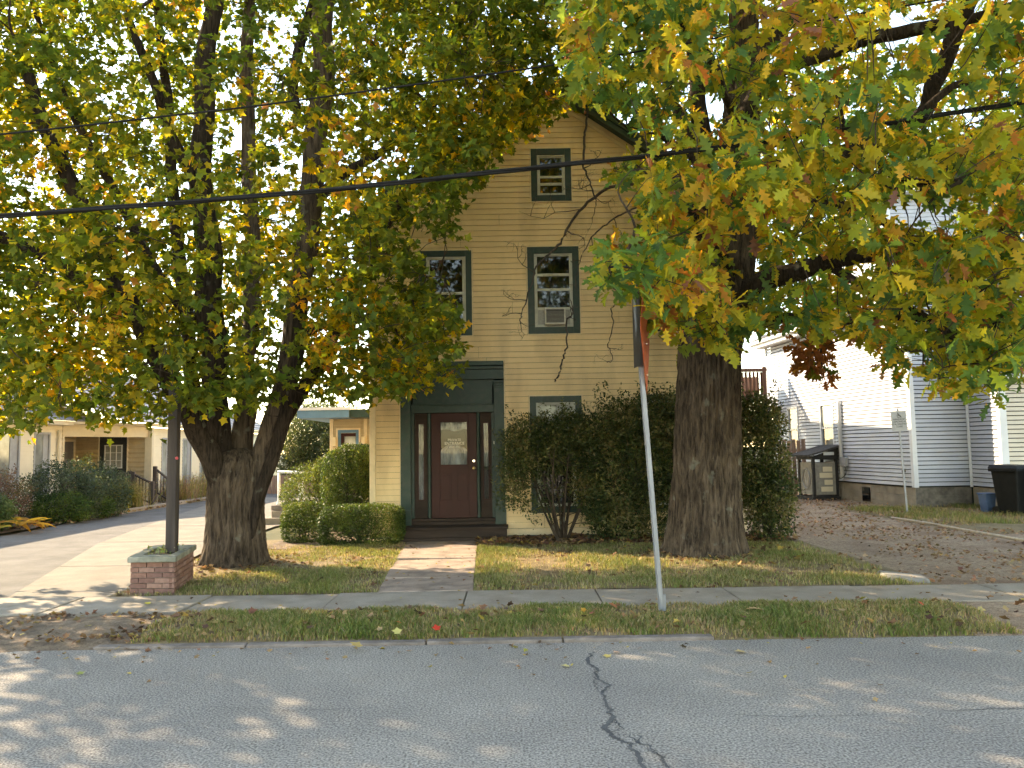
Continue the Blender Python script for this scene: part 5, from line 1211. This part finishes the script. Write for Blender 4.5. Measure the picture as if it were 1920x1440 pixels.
# the crown is thinner straight in front of the trunk and at the open right-hand sky
oh = rng.uniform([1130, 20], [1900, 470], (22, 2)); ohr = rng.uniform(10, 26, 22)
for (hx_, hy_), r_ in zip(oh, ohr): okm &= ((x-hx_)**2+(y-hy_)**2 > r_**2)
cl = cl[okm]; P, dirs, ci = rosettes(cl, 2, 6, (.2, .2, .15), .06)
x, y, w = proj(P); jit = rng.normal(0, 5, (2, len(P))); keep = oak_ok(P, x+jit[0], y+jit[1]); P = P[keep]; ci = ci[keep]; dirs = dirs[keep]
infr = FRAME(*proj(P), 50); sel = infr | (rng.random(len(P)) < .4); P = P[sel]; ci = ci[sel]; dirs = dirs[sel]; infr = infr[sel]
OCOL = [(.07, .145, .05), (.12, .19, .045), (.22, .245, .035), (.32, .295, .045), (.45, .335, .05), (.45, .24, .045), (.30, .12, .045), (.28, .14, .11)]
tone = np.array([noise.noise(Vector(c)*.8+Vector((4, 4, 4))) for c in cl])[ci]*1.3 + np.array([noise.noise(Vector(c)*2.6) for c in cl])[ci]*.9
pr_ = tone*1.0+rng.normal(0, .5, len(P)); key = np.digitize(pr_, [-.65, -.24, .14, .52, .86, 1.08, 1.34])
# the low hanging russet spray over the white wall
x, y, w = proj(P); rus = (x > 1470) & (x < 1575) & (y > 625) & (y < 750); key = np.where(rus & (rng.random(len(P)) < .9), 6, key)
C = palette(len(P), OCOL, [1]*8, .17, key)
C[rus] *= .6
S = rng.uniform(.16, .255, len(P))*np.where(infr, 1, 1.4)
Rm = orient_tip(dirs, .25, .55, .6)
tpo = oak_template(); tps = oak_template(True)
rest = split_leaves(ok_t, 'leaf', 'leaf', tpo, P, Rm, S, C, 12)
x, y, w = proj(P); near = rest & (w < 11.5) & infr; far = rest & ~near
tag(link('crown', tri_mesh('crown', *merge([leaf_arrays(tpo, P[near], Rm[near], S[near], C[near]), leaf_arrays(tps, P[far], Rm[far], S[far], C[far])])), 'leaf', ok_t), kind='stuff')
twig_net(ok_t, 'twig_bark', on, orr, cl, 330, 9, .026)

# ------------------------------------------------------------------ shrubs and plants
def blob_points(n, c, r, p=2.0, shell=.72, lump=.16, seed=0, zfloor=None):
    """points through the outer shell of a lumpy superellipsoid (p = 2 round, 5 boxy)"""
    d = rng.normal(size=(n, 3)); d /= np.linalg.norm(d, axis=1)[:, None]
    k = (np.abs(d)**p).sum(1)**(-1/p); u = shell+(1-shell)*rng.random(n)**.6
    l = np.array([noise.noise((q[0]*2.2+seed, q[1]*2.2, q[2]*2.2+seed)) for q in d])
    l2 = np.array([noise.noise((q[0]*6+seed, q[1]*6, q[2]*6)) for q in d])
    P = d*(k*u*(1+lump*l+lump*.55*l2))[:, None]*np.array(r)+np.array(c)
    if zfloor is not None:
        m = P[:, 2] > zfloor; return P[m], d[m]
    return P, d
def shrub(name, label, cat, blobs, cols, wts, size, stems=None, p=2.0, m='shrub_leaf', droop=.1, upn=.4, shell=.6, lump=.2, group=None, part='foliage', tpl=None, shoots=0, zmin=.05, outw=True):
    b0 = blobs[0]; t = thing(name, label, cat, (b0[0][0], b0[0][1], .03), group); arr = []; tpl = tpl or blade_template(); allP = []
    for i, (c, r, n) in enumerate(blobs):
        P, d = blob_points(n, c, r, p, shell, lump, i*3.3+c[0], zmin)
        if shoots:                                          # loose new growth reaching out of the top
            k = shoots; base, dd = blob_points(k, c, r, p, .95, lump, i*3.3+c[0], c[2]); Q = []
            for q, e in zip(base, dd):
                L = rng.uniform(.1, .32); v = np.array([e[0]*.7+rng.normal(0, .25), e[1]*.7, 1.0]); v /= np.linalg.norm(v)
                for f in np.linspace(0, 1, 9): Q.append(q+v*L*f+rng.normal(0, .015, 3))
            if Q: P = np.concatenate([P, np.array(Q)]); d = np.concatenate([d, np.tile([0, 0, 1.], (len(Q), 1))])
        tone = np.array([noise.noise(Vector(q)*2.2) for q in P])
        key = np.clip(np.digitize(tone*1.3+rng.normal(0, .4, len(P)), np.quantile(tone*1.3+rng.normal(0, .4, len(P)), np.cumsum(wts)[:-1]/sum(wts))), 0, len(cols)-1)
        C = palette(len(P), cols, wts, .2, key); S = size*rng.uniform(.7, 1.3, len(P))
        arr.append(leaf_arrays(tpl, P, orient(len(P), droop, upn, d if outw else None), S, C))
    tag(link(part, tri_mesh(part, *merge(arr)), m, t), kind='stuff')
    if stems:
        random.seed(int(abs(b0[0][0])*100)); (sx, sy, sz), n, sp, hh, r0 = stems
        for k in range(n):
            a = 2*pi*k/n+random.uniform(-.3, .3); e = Vector((sx+cos(a)*sp*random.uniform(.5, 1), sy+sin(a)*sp*.6, hh*random.uniform(.8, 1)))
            s = Vector((sx+cos(a)*.06, sy+sin(a)*.06, sz)); q = s.lerp(e, .45)+Vector((random.gauss(0, .06), random.gauss(0, .06), .05))
            P, Rr = smooth_path([s, q, e], [r0, r0*.7, r0*.25], 6); mb = MB(); mb.tube(P, Rr, 7)
            for _ in range(4):
                i = random.randint(3, len(P)-2); v = Vector((random.gauss(0, .5), random.gauss(0, .4), random.uniform(.1, .7))); mb.tube([P[i], P[i]+v*.2, P[i]+v*.4+Vector((random.gauss(0, .05), 0, random.gauss(0, .06)))], [r0*.35, r0*.22, r0*.08], 5)
            mb.build('stem', 'twig_bark', t, smooth=True)
    return t
DG = [(.022, .045, .014), (.04, .075, .02), (.07, .11, .026), (.11, .14, .036)]
PRI = [(.028, .048, .02), (.05, .072, .027), (.09, .105, .04), (.15, .145, .07)]
shrub('box_hedge', 'clipped box hedge block in front of the house corner left of door', 'hedge', [((-2.97, 15.55, .42), (.82, .40, .40), 24000)], DG, [3, 4, 2, 1], .036, ((-2.97, 15.55, 0), 6, .5, .4, .02), 5.0, shell=.76, lump=.05)
shrub('box_hedge', 'small rounded box hedge between the concrete strip and clipped yews', 'hedge', [((-4.22, 16.1, .42), (.44, .40, .42), 14000)], DG, [2, 4, 3, 1], .036, ((-4.22, 16.1, 0), 4, .25, .4, .02), 3.4, shell=.76, lump=.06)
shrub('clipped_yew', 'dark rounded clipped yew hugging the corner of the yellow house', 'shrub', [((-3.62, 17.6, 1.05), (.62, .6, .95), 24000), ((-3.3, 17.5, 1.5), (.35, .5, .5), 7500)], DG, [3, 4, 3, 1], .045, ((-3.5, 17.6, 0), 5, .3, 1.5, .05), 2.6, shell=.8, lump=.06)
shrub('juniper', 'pale green spreading juniper behind the clipped hedges', 'shrub', [((-4.75, 19.2, .7), (.85, .7, .85), 11000), ((-4.1, 19.0, 1.15), (.7, .6, .75), 8500)], [(.06, .09, .03), (.10, .14, .045), (.14, .18, .05)], [2, 3, 2], .06, ((-4.6, 19.2, 0), 5, .5, .9, .03), 2.2, shell=.7, lump=.2)
shrub('bushy_privet', 'leggy privet with bare lower stems in front of the ground floor window', 'shrub', [((.35, 15.35, 2.0), (.62, .5, .5), 4200), ((1.05, 15.4, 2.15), (.6, .5, .48), 4200), ((.1, 15.2, 1.5), (.36, .4, .4), 1700), ((.75, 15.3, 1.65), (.6, .45, .35), 1500), ((-.05, 15.3, 1.05), (.3, .35, .4), 700), ((1.35, 15.35, 1.2), (.4, .4, .6), 1300), ((.5, 15.3, .9), (.5, .35, .5), 500)], PRI, [3, 4, 3, 1], .065, ((.92, 15.35, .02), 12, .85, 1.95, .028), 2.2, shell=.2, lump=.38, shoots=34)
shrub('bushy_privet', 'tall dense privet between the bare stemmed one and the oak', 'shrub', [((2.05, 15.3, 1.75), (.85, .55, 1.05), 11500), ((2.75, 15.4, 2.0), (.75, .55, .98), 9000), ((1.85, 15.2, .9), (.62, .5, .7), 4200), ((3.5, 15.4, 1.75), (.8, .5, 1.2), 5500), ((1.95, 15.15, .5), (.55, .45, .45), 2600), ((2.8, 15.2, .65), (.75, .45, .6), 4200)], PRI, [3, 4, 3, 2], .07, ((1.95, 15.3, .02), 9, .8, 1.7, .03), 2.4, shell=.3, lump=.34, shoots=60)
shrub('bushy_privet', 'tall green privet at the gravel drive right of the oak trunk', 'shrub', [((4.6, 15.0, 1.7), (.58, .6, 1.15), 8500), ((4.78, 14.9, .85), (.5, .6, .8), 5200), ((4.7, 15.1, 2.35), (.45, .5, .5), 3000)], PRI, [3, 4, 3, 2], .07, ((4.75, 15, .02), 7, .5, 1.8, .03), 2.3, shell=.3, lump=.34, shoots=40)
# planting in front of the cream building
shrub('blue_shrub', 'wide blue green shrub mass in front of the cream building', 'shrub', [((-12.9, 22.8, .75), (1.15, .9, .95), 10500), ((-12.55, 24.2, .7), (.8, .8, .85), 7000)], [(.035, .06, .04), (.06, .09, .06), (.09, .12, .08)], [3, 4, 2], .07, ((-12.9, 22.8, 0), 6, .6, 1.0, .025), 2.2, shell=.55, lump=.28, shoots=40)
shrub('low_juniper', 'low bright green juniper at the foot of the blue shrub', 'shrub', [((-12.5, 22.0, .4), (.85, .5, .45), 6500), ((-12.35, 23.3, .35), (.6, .6, .4), 4500)], [(.03, .07, .02), (.06, .11, .03), (.09, .14, .03)], [2, 3, 2], .055, ((-12.4, 22.4, 0), 4, .4, .4, .02), 2.2, shell=.6, lump=.25)
shrub('golden_bush', 'small yellow green bush beside the left kerb', 'shrub', [((-12.75, 25.6, .5), (.5, .5, .55), 5200)], [(.12, .13, .02), (.2, .19, .03), (.09, .1, .02)], [3, 3, 2], .055, ((-12.75, 25.6, 0), 4, .3, .5, .02), 2.2, shell=.5, lump=.3)
shrub('upright_conifer', 'slim yellow tipped conifer rising above the blue shrub', 'shrub', [((-13.6, 25.3, 1.15), (.28, .28, .75), 2200), ((-13.35, 25.5, .9), (.22, .22, .3), 900)], [(.13, .14, .02), (.22, .2, .03), (.08, .1, .02)], [3, 3, 2], .06, ((-13.6, 25.3, 0), 1, .05, 1.7, .03), 2.0, shell=.3, lump=.35)
shrub('faded_perennial', 'brown purple faded perennials at the far left edge', 'plant', [((-13.2, 20.4, .8), (.8, .7, .75), 5200)], [(.11, .07, .06), (.16, .11, .08), (.09, .09, .05)], [3, 3, 2], .06, ((-13.2, 20.4, 0), 12, .6, 1.2, .012), 2.0, shell=.3, lump=.35, shoots=30)
shrub('leafy_perennial', 'low grey green leafy plant at the left edge under the perennials', 'plant', [((-12.9, 19.5, .5), (.65, .5, .5), 3600)], [(.05, .09, .04), (.09, .14, .06)], [2, 2], .09, ((-12.9, 19.5, 0), 6, .4, .5, .015), 2.0, shell=.4, lump=.3)
def hosta(name, label, x0, y0, n, rad):
    t = thing(name, label, 'plant', (x0, y0, .03)); random.seed(31)
    V0 = []; T0 = []
    prof = [(0, 0), (.10, .15), (.17, .35), (.17, .55), (.10, .8), (0, 1.0)]
    for (w_, y_) in prof: V0 += [(-w_, y_, .10*abs(w_)*4-.35*y_*y_), (0, y_, -.35*y_*y_-.03), (w_, y_, .10*abs(w_)*4-.35*y_*y_)]
    for i in range(len(prof)-1):
        a = 3*i; T0 += [(a, a+1, a+4), (a, a+4, a+3), (a+1, a+2, a+5), (a+1, a+5, a+4)]
    banks = []
    for col in ((.5, .29, .06), (.42, .21, .045), (.36, .27, .07), (.3, .16, .05)):
        me = tri_mesh('leaf', np.array(V0), np.array(T0), np.repeat(np.array([col]), len(V0), 0)); me.materials.append(MATS['leaf']); banks.append(me)
    for k in range(n):
        o = bpy.data.objects.new('leaf', random.choice(banks)); COL.objects.link(o); o.parent = t
        a = random.uniform(0, 2*pi); rr = rad*sqrt(random.random())
        o.matrix_basis = Matrix.Translation((x0+rr*cos(a)*1.3, y0+rr*sin(a), .12+.3*(1-rr/rad)*random.random()+.08)) @ Matrix.Rotation(a-pi/2+random.gauss(0, .5), 4, 'Z') @ Matrix.Rotation(random.uniform(-.2, .7), 4, 'X') @ Matrix.Scale(random.uniform(.34, .55), 4)
    return t
hosta('hosta_clump', 'collapsed clump of big yellow autumn hosta leaves by the drive', -12.5, 19.5, 46, .62)
# dry grasses and asters in front of the far wing
def tuft(name, label, x0, y0, n, h, spread, cols):
    t = thing(name, label, 'plant', (x0, y0, .03))
    base = np.stack([x0+rng.normal(0, spread*.4, n), y0+rng.normal(0, spread*.4, n), np.full(n, .03)], 1)
    d = np.stack([rng.normal(0, .25, n), rng.normal(0, .25, n), np.ones(n)], 1); L = h*rng.uniform(.5, 1.1, n)
    tip = base+d*L[:, None]; mid = base+d*L[:, None]*.55+rng.normal(0, .03, (n, 3)); wv = rng.normal(0, 1, (n, 3)); wv[:, 2] = 0; wv /= np.linalg.norm(wv, axis=1)[:, None]; wv *= .008
    V = np.stack([base-wv, base+wv, mid-wv, mid+wv, tip], 1).reshape(-1, 3); T0 = np.array([(0, 1, 3), (0, 3, 2), (2, 3, 4)]); T_ = (T0[None]+(np.arange(n)*5)[:, None, None]).reshape(-1, 3)
    C = palette(n, cols, [1]*len(cols), .2); parts = [(V, T_, np.repeat(C, 5, 0))]
    k = n*3; j = rng.integers(0, n, k); f = rng.uniform(.4, 1, k)[:, None]; P = base[j]*(1-f)+tip[j]*f+rng.normal(0, .04, (k, 3)); parts.append(leaf_arrays(blade_template(), P, orient(k, .1, .3), .06*rng.uniform(.6, 1.3, k), palette(k, cols, [1]*len(cols), .25)))
    tag(link('foliage', tri_mesh('foliage', *merge(parts)), 'shrub_leaf', t), kind='stuff'); return t
DRY = [(.3, .25, .1), (.22, .2, .07), (.16, .17, .06), (.36, .27, .16)]
tuft('dry_grass', 'straw coloured grass tuft before the porch railing', -13.15, 26.6, 420, 1.05, .7, DRY)
tuft('dry_grass', 'dry grass tuft left of the stair railings', -12.75, 26.4, 320, .8, .5, DRY)
tuft('dry_aster', 'dry straggly asters under the tall windows of the far wing', -12.9, 30.6, 420, 1.0, .9, DRY+[(.25, .14, .16)])
tuft('dry_aster', 'dry straggly asters beside the maple trunk at the far wing', -12.8, 33.0, 420, 1.1, 1.1, DRY+[(.25, .14, .16)])
tuft('planter_weed', 'sparse pale weeds growing in the brick planter', -4.78, 10.95, 26, .06, .24, [(.2, .24, .1), (.12, .17, .06)]).location.z = .48
for o in COL.objects:
    if o.name.startswith('foliage') and o.parent and o.parent.name == 'planter_weed':
        co = np.empty(len(o.data.vertices)*3, np.float32); o.data.vertices.foreach_get('co', co); co = co.reshape(-1, 3); co[:, 2] += .48; o.data.vertices.foreach_set('co', co.ravel()); o.data.update()
# trees beyond
def far_tree(name, label, x, y, h, r, n, cols, size, zc, trunk_r, p=2.0, shell=.3):
    t = thing(name, label, 'tree', (x, y, 0)); P, d = blob_points(n, (x, y, zc), (r, r, h-zc if h > zc else h*.5), p, shell, .3, x)
    P = P[P[:, 2] > .2]
    C = palette(len(P), cols, [1]*len(cols), .22); tag(link('crown', tri_mesh('crown', *leaf_arrays(blade_template(), P, orient(len(P), .1, .3), size*rng.uniform(.6, 1.4, len(P)), C)), 'shrub_leaf', t), kind='stuff')
    mb = MB(); mb.tube([(x, y, -.05), (x+.03, y, h*.4), (x, y, h*.8)], [trunk_r, trunk_r*.7, trunk_r*.2], 8)
    random.seed(int(h*10))
    for k in range(14):
        z = h*random.uniform(.3, .75); a = random.uniform(0, 2*pi); L = r*random.uniform(.5, .95); mb.tube([(x, y, z), (x+cos(a)*L*.5, y+sin(a)*L*.5, z+.2*L), (x+cos(a)*L, y+sin(a)*L, z+.55*L)], [trunk_r*.3, trunk_r*.18, .01], 5)
    mb.build('trunk', 'twig_bark', t, smooth=True); return t
far_tree('evergreen_tree', 'grey green evergreen behind the drive left of the annex', -9.8, 40, 4.5, 2.1, 40000, [(.05, .075, .03), (.08, .105, .045), (.11, .13, .06)], .12, 2.0, .14, 2.4)
far_tree('evergreen_tree', 'second evergreen close against the blue canopy of the annex', -7.7, 38, 3.9, 1.4, 26000, [(.04, .06, .025), (.07, .09, .04)], .11, 1.8, .12, 2.4)
far_tree('bare_tree', 'small thin autumn tree above the raised deck', 14.4, 46, 7.3, 1.5, 500, [(.25, .17, .09), (.2, .15, .1)], .12, 5.6, .12, 2.0, .2)

# ------------------------------------------------------------------ grass, fallen leaves
def grass(name, label, area, n, h0, h1, cols, wts, mask=None, z=.05, dens=None):
    x0, x1, y0, y1 = area; X = rng.uniform(x0, x1, n); Y = rng.uniform(y0, y1, n)
    keep = np.ones(n, bool)
    if mask is not None: keep &= mask(X, Y)
    nz = np.array([noise.noise((a*.9, b*.9, 5)) + .6*noise.noise((a*3, b*3, 1)) for a, b in zip(X, Y)])
    keep &= rng.random(n) < np.clip(.7+nz*1.2, .08, 1)
    X, Y, nz = X[keep], Y[keep], nz[keep]; n = len(X); Z = np.array([z(a, b) for a, b in zip(X, Y)]) if callable(z) else np.full(n, z)
    H = rng.uniform(h0, h1, n)*(1+.5*nz); lean = rng.normal(0, .45, (n, 2))*H[:, None]; a = rng.uniform(0, pi, n); wd = rng.uniform(.004, .008, n)
    B = np.stack([X, Y, Z-.012], 1); wv = np.stack([np.cos(a)*wd, np.sin(a)*wd, np.zeros(n)], 1); tip = B+np.stack([lean[:, 0], lean[:, 1], H+.012], 1); mid = B+np.stack([lean[:, 0]*.35, lean[:, 1]*.35, H*.62+.012], 1)
    V = np.stack([B-wv, B+wv, mid+wv*.7, mid-wv*.7, tip], 1).reshape(-1, 3); T0 = np.array([(0, 1, 2), (0, 2, 3), (3, 2, 4)]); T_ = (T0[None]+(np.arange(n)*5)[:, None, None]).reshape(-1, 3)
    key = np.clip(np.digitize(nz*1.1+rng.normal(0, .45, n), [-.45, .0, .45]), 0, len(cols)-1)
    C = palette(n, cols, wts, .2, key)
    o = link(name, tri_mesh(name, V, T_, np.repeat(C, 5, 0)), 'grass_blade'); return tag(o, label, 'grass', kind='stuff')
GC = [(.38, .28, .16), (.30, .24, .12), (.21, .205, .08), (.13, .17, .05)]
zl = lambda x, y: .05+.022*noise.noise((x*1.3, y*1.3, 3))+.011*noise.noise((x*4, y*4, 9))
zv = lambda x, y: .035+.02*noise.noise((x*1.3, y*1.3, 3))+.01*noise.noise((x*4, y*4, 9))+mound(x, y)-.075*max(0, 1-(y-KERB_Y+.1)/.26)
grass('verge_grass', 'ragged green grass strip between road and pavement', (-3.8, 4.85, KERB_Y+.03, WALK0+.07), 56000, .025, .065, GC, [1]*4, lambda X, Y: (Y > VERGE_Y-.02) | (X > 1.8), zv)
gl_ = [(.36, .29, .18), (.29, .255, .13), (.215, .215, .09), (.15, .175, .06)]
grass('lawn_grass', 'short dry lawn around the maple left of the path', (-5.7, -1.6, WALK1+.02, 15.4), 42000, .025, .065, gl_, [1]*4, lambda X, Y: (X < -1.74-.065*(Y-WALK1)) & (X > -5.15-.055*(Y-10)) & (np.hypot(X+4.5, Y-12.9) > rng.uniform(.6, 1.0, len(X))), zl)
grass('lawn_grass', 'short dry lawn around the oak right of the path', (-.8, 5.4, WALK1+.02, 15.0), 62000, .025, .075, gl_, [1]*4, lambda X, Y: (X > -.54-.032*(Y-WALK1)) & (X < rng.normal(5.1, .12, len(X))) & (np.hypot(X-3.13, Y-13.2) > rng.uniform(.7, 1.15, len(X))), lambda x, y: zl(x, y)+.08*exp(-((x-3.1)**2+(y-13.2)**2)/1.5)-.06*max(0, x-4.9))
grass('fringe_grass', 'green grass fringe along the white house foundation', (9.3, 15, 17.5, 22.3), 16000, .05, .14, GC, [1]*4, lambda X, Y: X < 15, lambda x, y: .045+.03*noise.noise((x*1.3, y*1.3, 3)))
def litter(name, label, n, sampler, cols, wts, s0, s1, tpl=None, z=.06, m='dry_leaf', flat=.25):
    X, Y = sampler(n); Z = np.array([z(a, b) for a, b in zip(X, Y)]) if callable(z) else np.full(len(X), z)
    n = len(X); P = np.stack([X, Y, Z+rng.uniform(.006, .02, n)], 1)
    nrm = np.stack([rng.normal(0, flat, n), rng.normal(0, flat, n), np.ones(n)], 1); nrm /= np.linalg.norm(nrm, axis=1)[:, None]
    a = rng.uniform(0, 2*pi, n); t = np.stack([np.cos(a), np.sin(a), np.zeros(n)], 1); t -= (t*nrm).sum(1)[:, None]*nrm; t /= np.linalg.norm(t, axis=1)[:, None]
    Rm = np.stack([np.cross(t, nrm), t, nrm], axis=2); C = palette(n, cols, wts, .22)
    return tag(link(name, tri_mesh(name, *leaf_arrays(tpl or tplm, P, Rm, rng.uniform(s0, s1, n), C)), m), label, 'leaves', kind='stuff')
LC = [(.22, .13, .07), (.15, .085, .05), (.30, .2, .1), (.34, .25, .07), (.1, .065, .045)]
U = lambda x0, x1, y0, y1: (lambda n: (rng.uniform(x0, x1, n), rng.uniform(y0, y1, n)))
def clump(x0, x1, y0, y1, f=1.1, th=0.0):
    def s(n):
        X = rng.uniform(x0, x1, n); Y = rng.uniform(y0, y1, n); v = np.array([noise.noise((a*f, b*f, 2.2)) for a, b in zip(X, Y)]); k = rng.random(n) < np.clip(.45+1.6*(v-th), .05, 1); return X[k], Y[k]
    return s
def under_path(s):
    def q(n):
        X, Y = s(n); k = ~((X > -1.8-.06*(Y-WALK1)) & (X < -.55-.03*(Y-WALK1))) | (rng.random(len(X)) < .12); return X[k], Y[k]
    return q
litter('fallen_leaves', 'small fallen leaves scattered over the front lawn', 3600, under_path(clump(-5.3, 5.0, WALK1+.05, 15.3)), LC, [3, 3, 2, 1.5, 2], .05, .11, z=zl)
def ring(cx, cy, r0, r1):
    def s(n): a = rng.uniform(0, 2*pi, n); r = r0+(r1-r0)*rng.random(n)**1.6; return cx+r*np.cos(a), cy+r*np.sin(a)
    return s
litter('fallen_leaves', 'leaves gathered round the foot of the maple trunk', 260, ring(-4.5, 12.95, .55, 1.3), LC, [3, 3, 2, 1.5, 2], .05, .10, z=lambda x, y: zl(x, y)+.03, flat=.5)
litter('fallen_leaves', 'leaves gathered round the foot of the oak trunk', 300, ring(3.13, 13.2, .7, 1.6), LC, [3, 3, 2, 1.5, 2], .05, .11, z=lambda x, y: zl(x, y)+.06, flat=.5)
litter('fallen_leaves', 'fallen leaves heaped under the privets along the house', 1500, U(-.7, 5.2, 14.7, 15.95), LC, [3, 3, 2, .6, 3], .07, .14, z=.1, flat=.5)
litter('fallen_leaves', 'brown leaves carpeting the gravel drive', 7500, clump(5.0, 13, WALK1+.1, 26, .8, -.1), [(.32, .19, .11), (.24, .14, .085), (.38, .27, .18), (.16, .1, .065)], [3, 3, 2, 1], .045, .085, z=.045, flat=.45)
litter('fallen_leaves', 'leaf crumbs over the bare soil corner at far left', 900, clump(-6.5, -3.4, KERB_Y+.1, WALK0), LC, [3, 3, 2, .5, 3], .04, .08, z=.05, flat=.5)
litter('fallen_leaves', 'leaves caught in the verge grass', 420, clump(-3.7, 6.5, VERGE_Y, WALK0), LC, [3, 2, 2, 1, 2], .05, .10, z=lambda x, y: zv(x, y)+.045, flat=.5)
litter('fallen_leaves', 'dry leaves drifted along the left kerb', 700, clump(-12.9, -12.0, 20, 33, .8, -.2), LC, [3, 2, 3, 2, 1], .07, .13, z=.06, flat=.5)
litter('fallen_leaves', 'leaf specks strewn over road, pavement and path', 260, lambda n: (np.concatenate([rng.uniform(-6, 6, n//2), rng.uniform(-6, 6, n//4), rng.uniform(-1.8, -.6, n-n//2-n//4)]), np.concatenate([KERB_Y-rng.exponential(.35, n//2), rng.uniform(WALK0, WALK1, n//4), rng.uniform(WALK1, 15.5, n-n//2-n//4)])), LC, [2, 2, 3, 3, 1], .03, .065, z=lambda x, y: .002 if y < KERB_Y else .075)
# single leaves that stand out
def one_leaf(label, px, py, col, s, z=.02, tpl=None, rz=0, tilt=.15):
    d = at(px, py, 1)-Vector((0, 0, CAM_H)); p = Vector((0, 0, CAM_H))+d*((z-CAM_H)/d.z)
    me = tri_mesh('fallen_leaf', *(lambda t: (t[0], t[1], np.repeat(np.array([col]), len(t[0]), 0)))(tpl or tplm)); me.materials.append(MATS['dry_leaf'])
    o = bpy.data.objects.new('fallen_leaf', me); COL.objects.link(o); o.matrix_basis = Matrix.Translation(p) @ Matrix.Rotation(rz, 4, 'Z') @ Matrix.Rotation(tilt, 4, 'X') @ Matrix.Scale(s*.75, 4)
    return tag(o, label, 'leaf', 'single fallen leaves')
one_leaf('tan fallen leaf curled on the kerb below the maple', 676, 1212, (.42, .3, .12), .17, .06, rz=1.2, tilt=.3)
one_leaf('bright red fallen leaf on the verge below the path', 820, 1181, (.5, .05, .03), .12, .13, rz=.4, tilt=.5)
one_leaf('small orange leaf on the verge left of the red leaf', 753, 1168, (.5, .16, .05), .09, .13, rz=2, tilt=.4)
one_leaf('pale yellow leaf on the verge between two red leaves', 745, 1188, (.48, .42, .15), .13, .12, rz=.2, tilt=.5)
one_leaf('orange brown leaf on the verge right of the red leaf', 884, 1188, (.4, .22, .08), .11, .12, rz=3, tilt=.4)
one_leaf('large tan oak leaf on the verge right of the sign post', 1432, 1142, (.46, .3, .15), .24, .14, tpo, rz=1.5, tilt=.1)
one_leaf('russet oak leaf on the grass left of the sign post', 1158, 1140, (.38, .14, .07), .17, .13, tpo, rz=.8, tilt=.4)
one_leaf('tan curled oak leaf on the lawn in front of the oak', 1393, 1065, (.4, .28, .16), .2, .15, tpo, rz=2.2, tilt=.5)
one_leaf('red leaf on the verge near the right driveway', 1732, 1134, (.5, .1, .05), .1, .14, rz=1, tilt=.5)
one_leaf('yellow green leaf lying on the road at far left', 151, 1264, (.28, .3, .1), .1, .012, rz=.6)
one_leaf('pale yellow leaf on the road left of the sealed crack', 1067, 1249, (.55, .45, .2), .1, .012, rz=1.5)
one_leaf('yellow leaf on the road just right of the crack top', 1141, 1232, (.58, .42, .15), .11, .012, rz=.3)
one_leaf('pinkish leaf on the road near the kerb right of the crack', 1161, 1222, (.55, .35, .25), .11, .012, rz=2.3)
one_leaf('tan leaf on the road below the sign post', 1397, 1222, (.5, .36, .18), .14, .012, rz=1.7)
one_leaf('yellow leaf tucked by the brick planter on the pavement', 279, 1132, (.6, .5, .08), .11, .07, rz=.9)

# ------------------------------------------------------------------ parts keep their places under their roots
for o in list(COL.objects):
    if o.type == 'EMPTY' and o.get('category'): adopt(o)
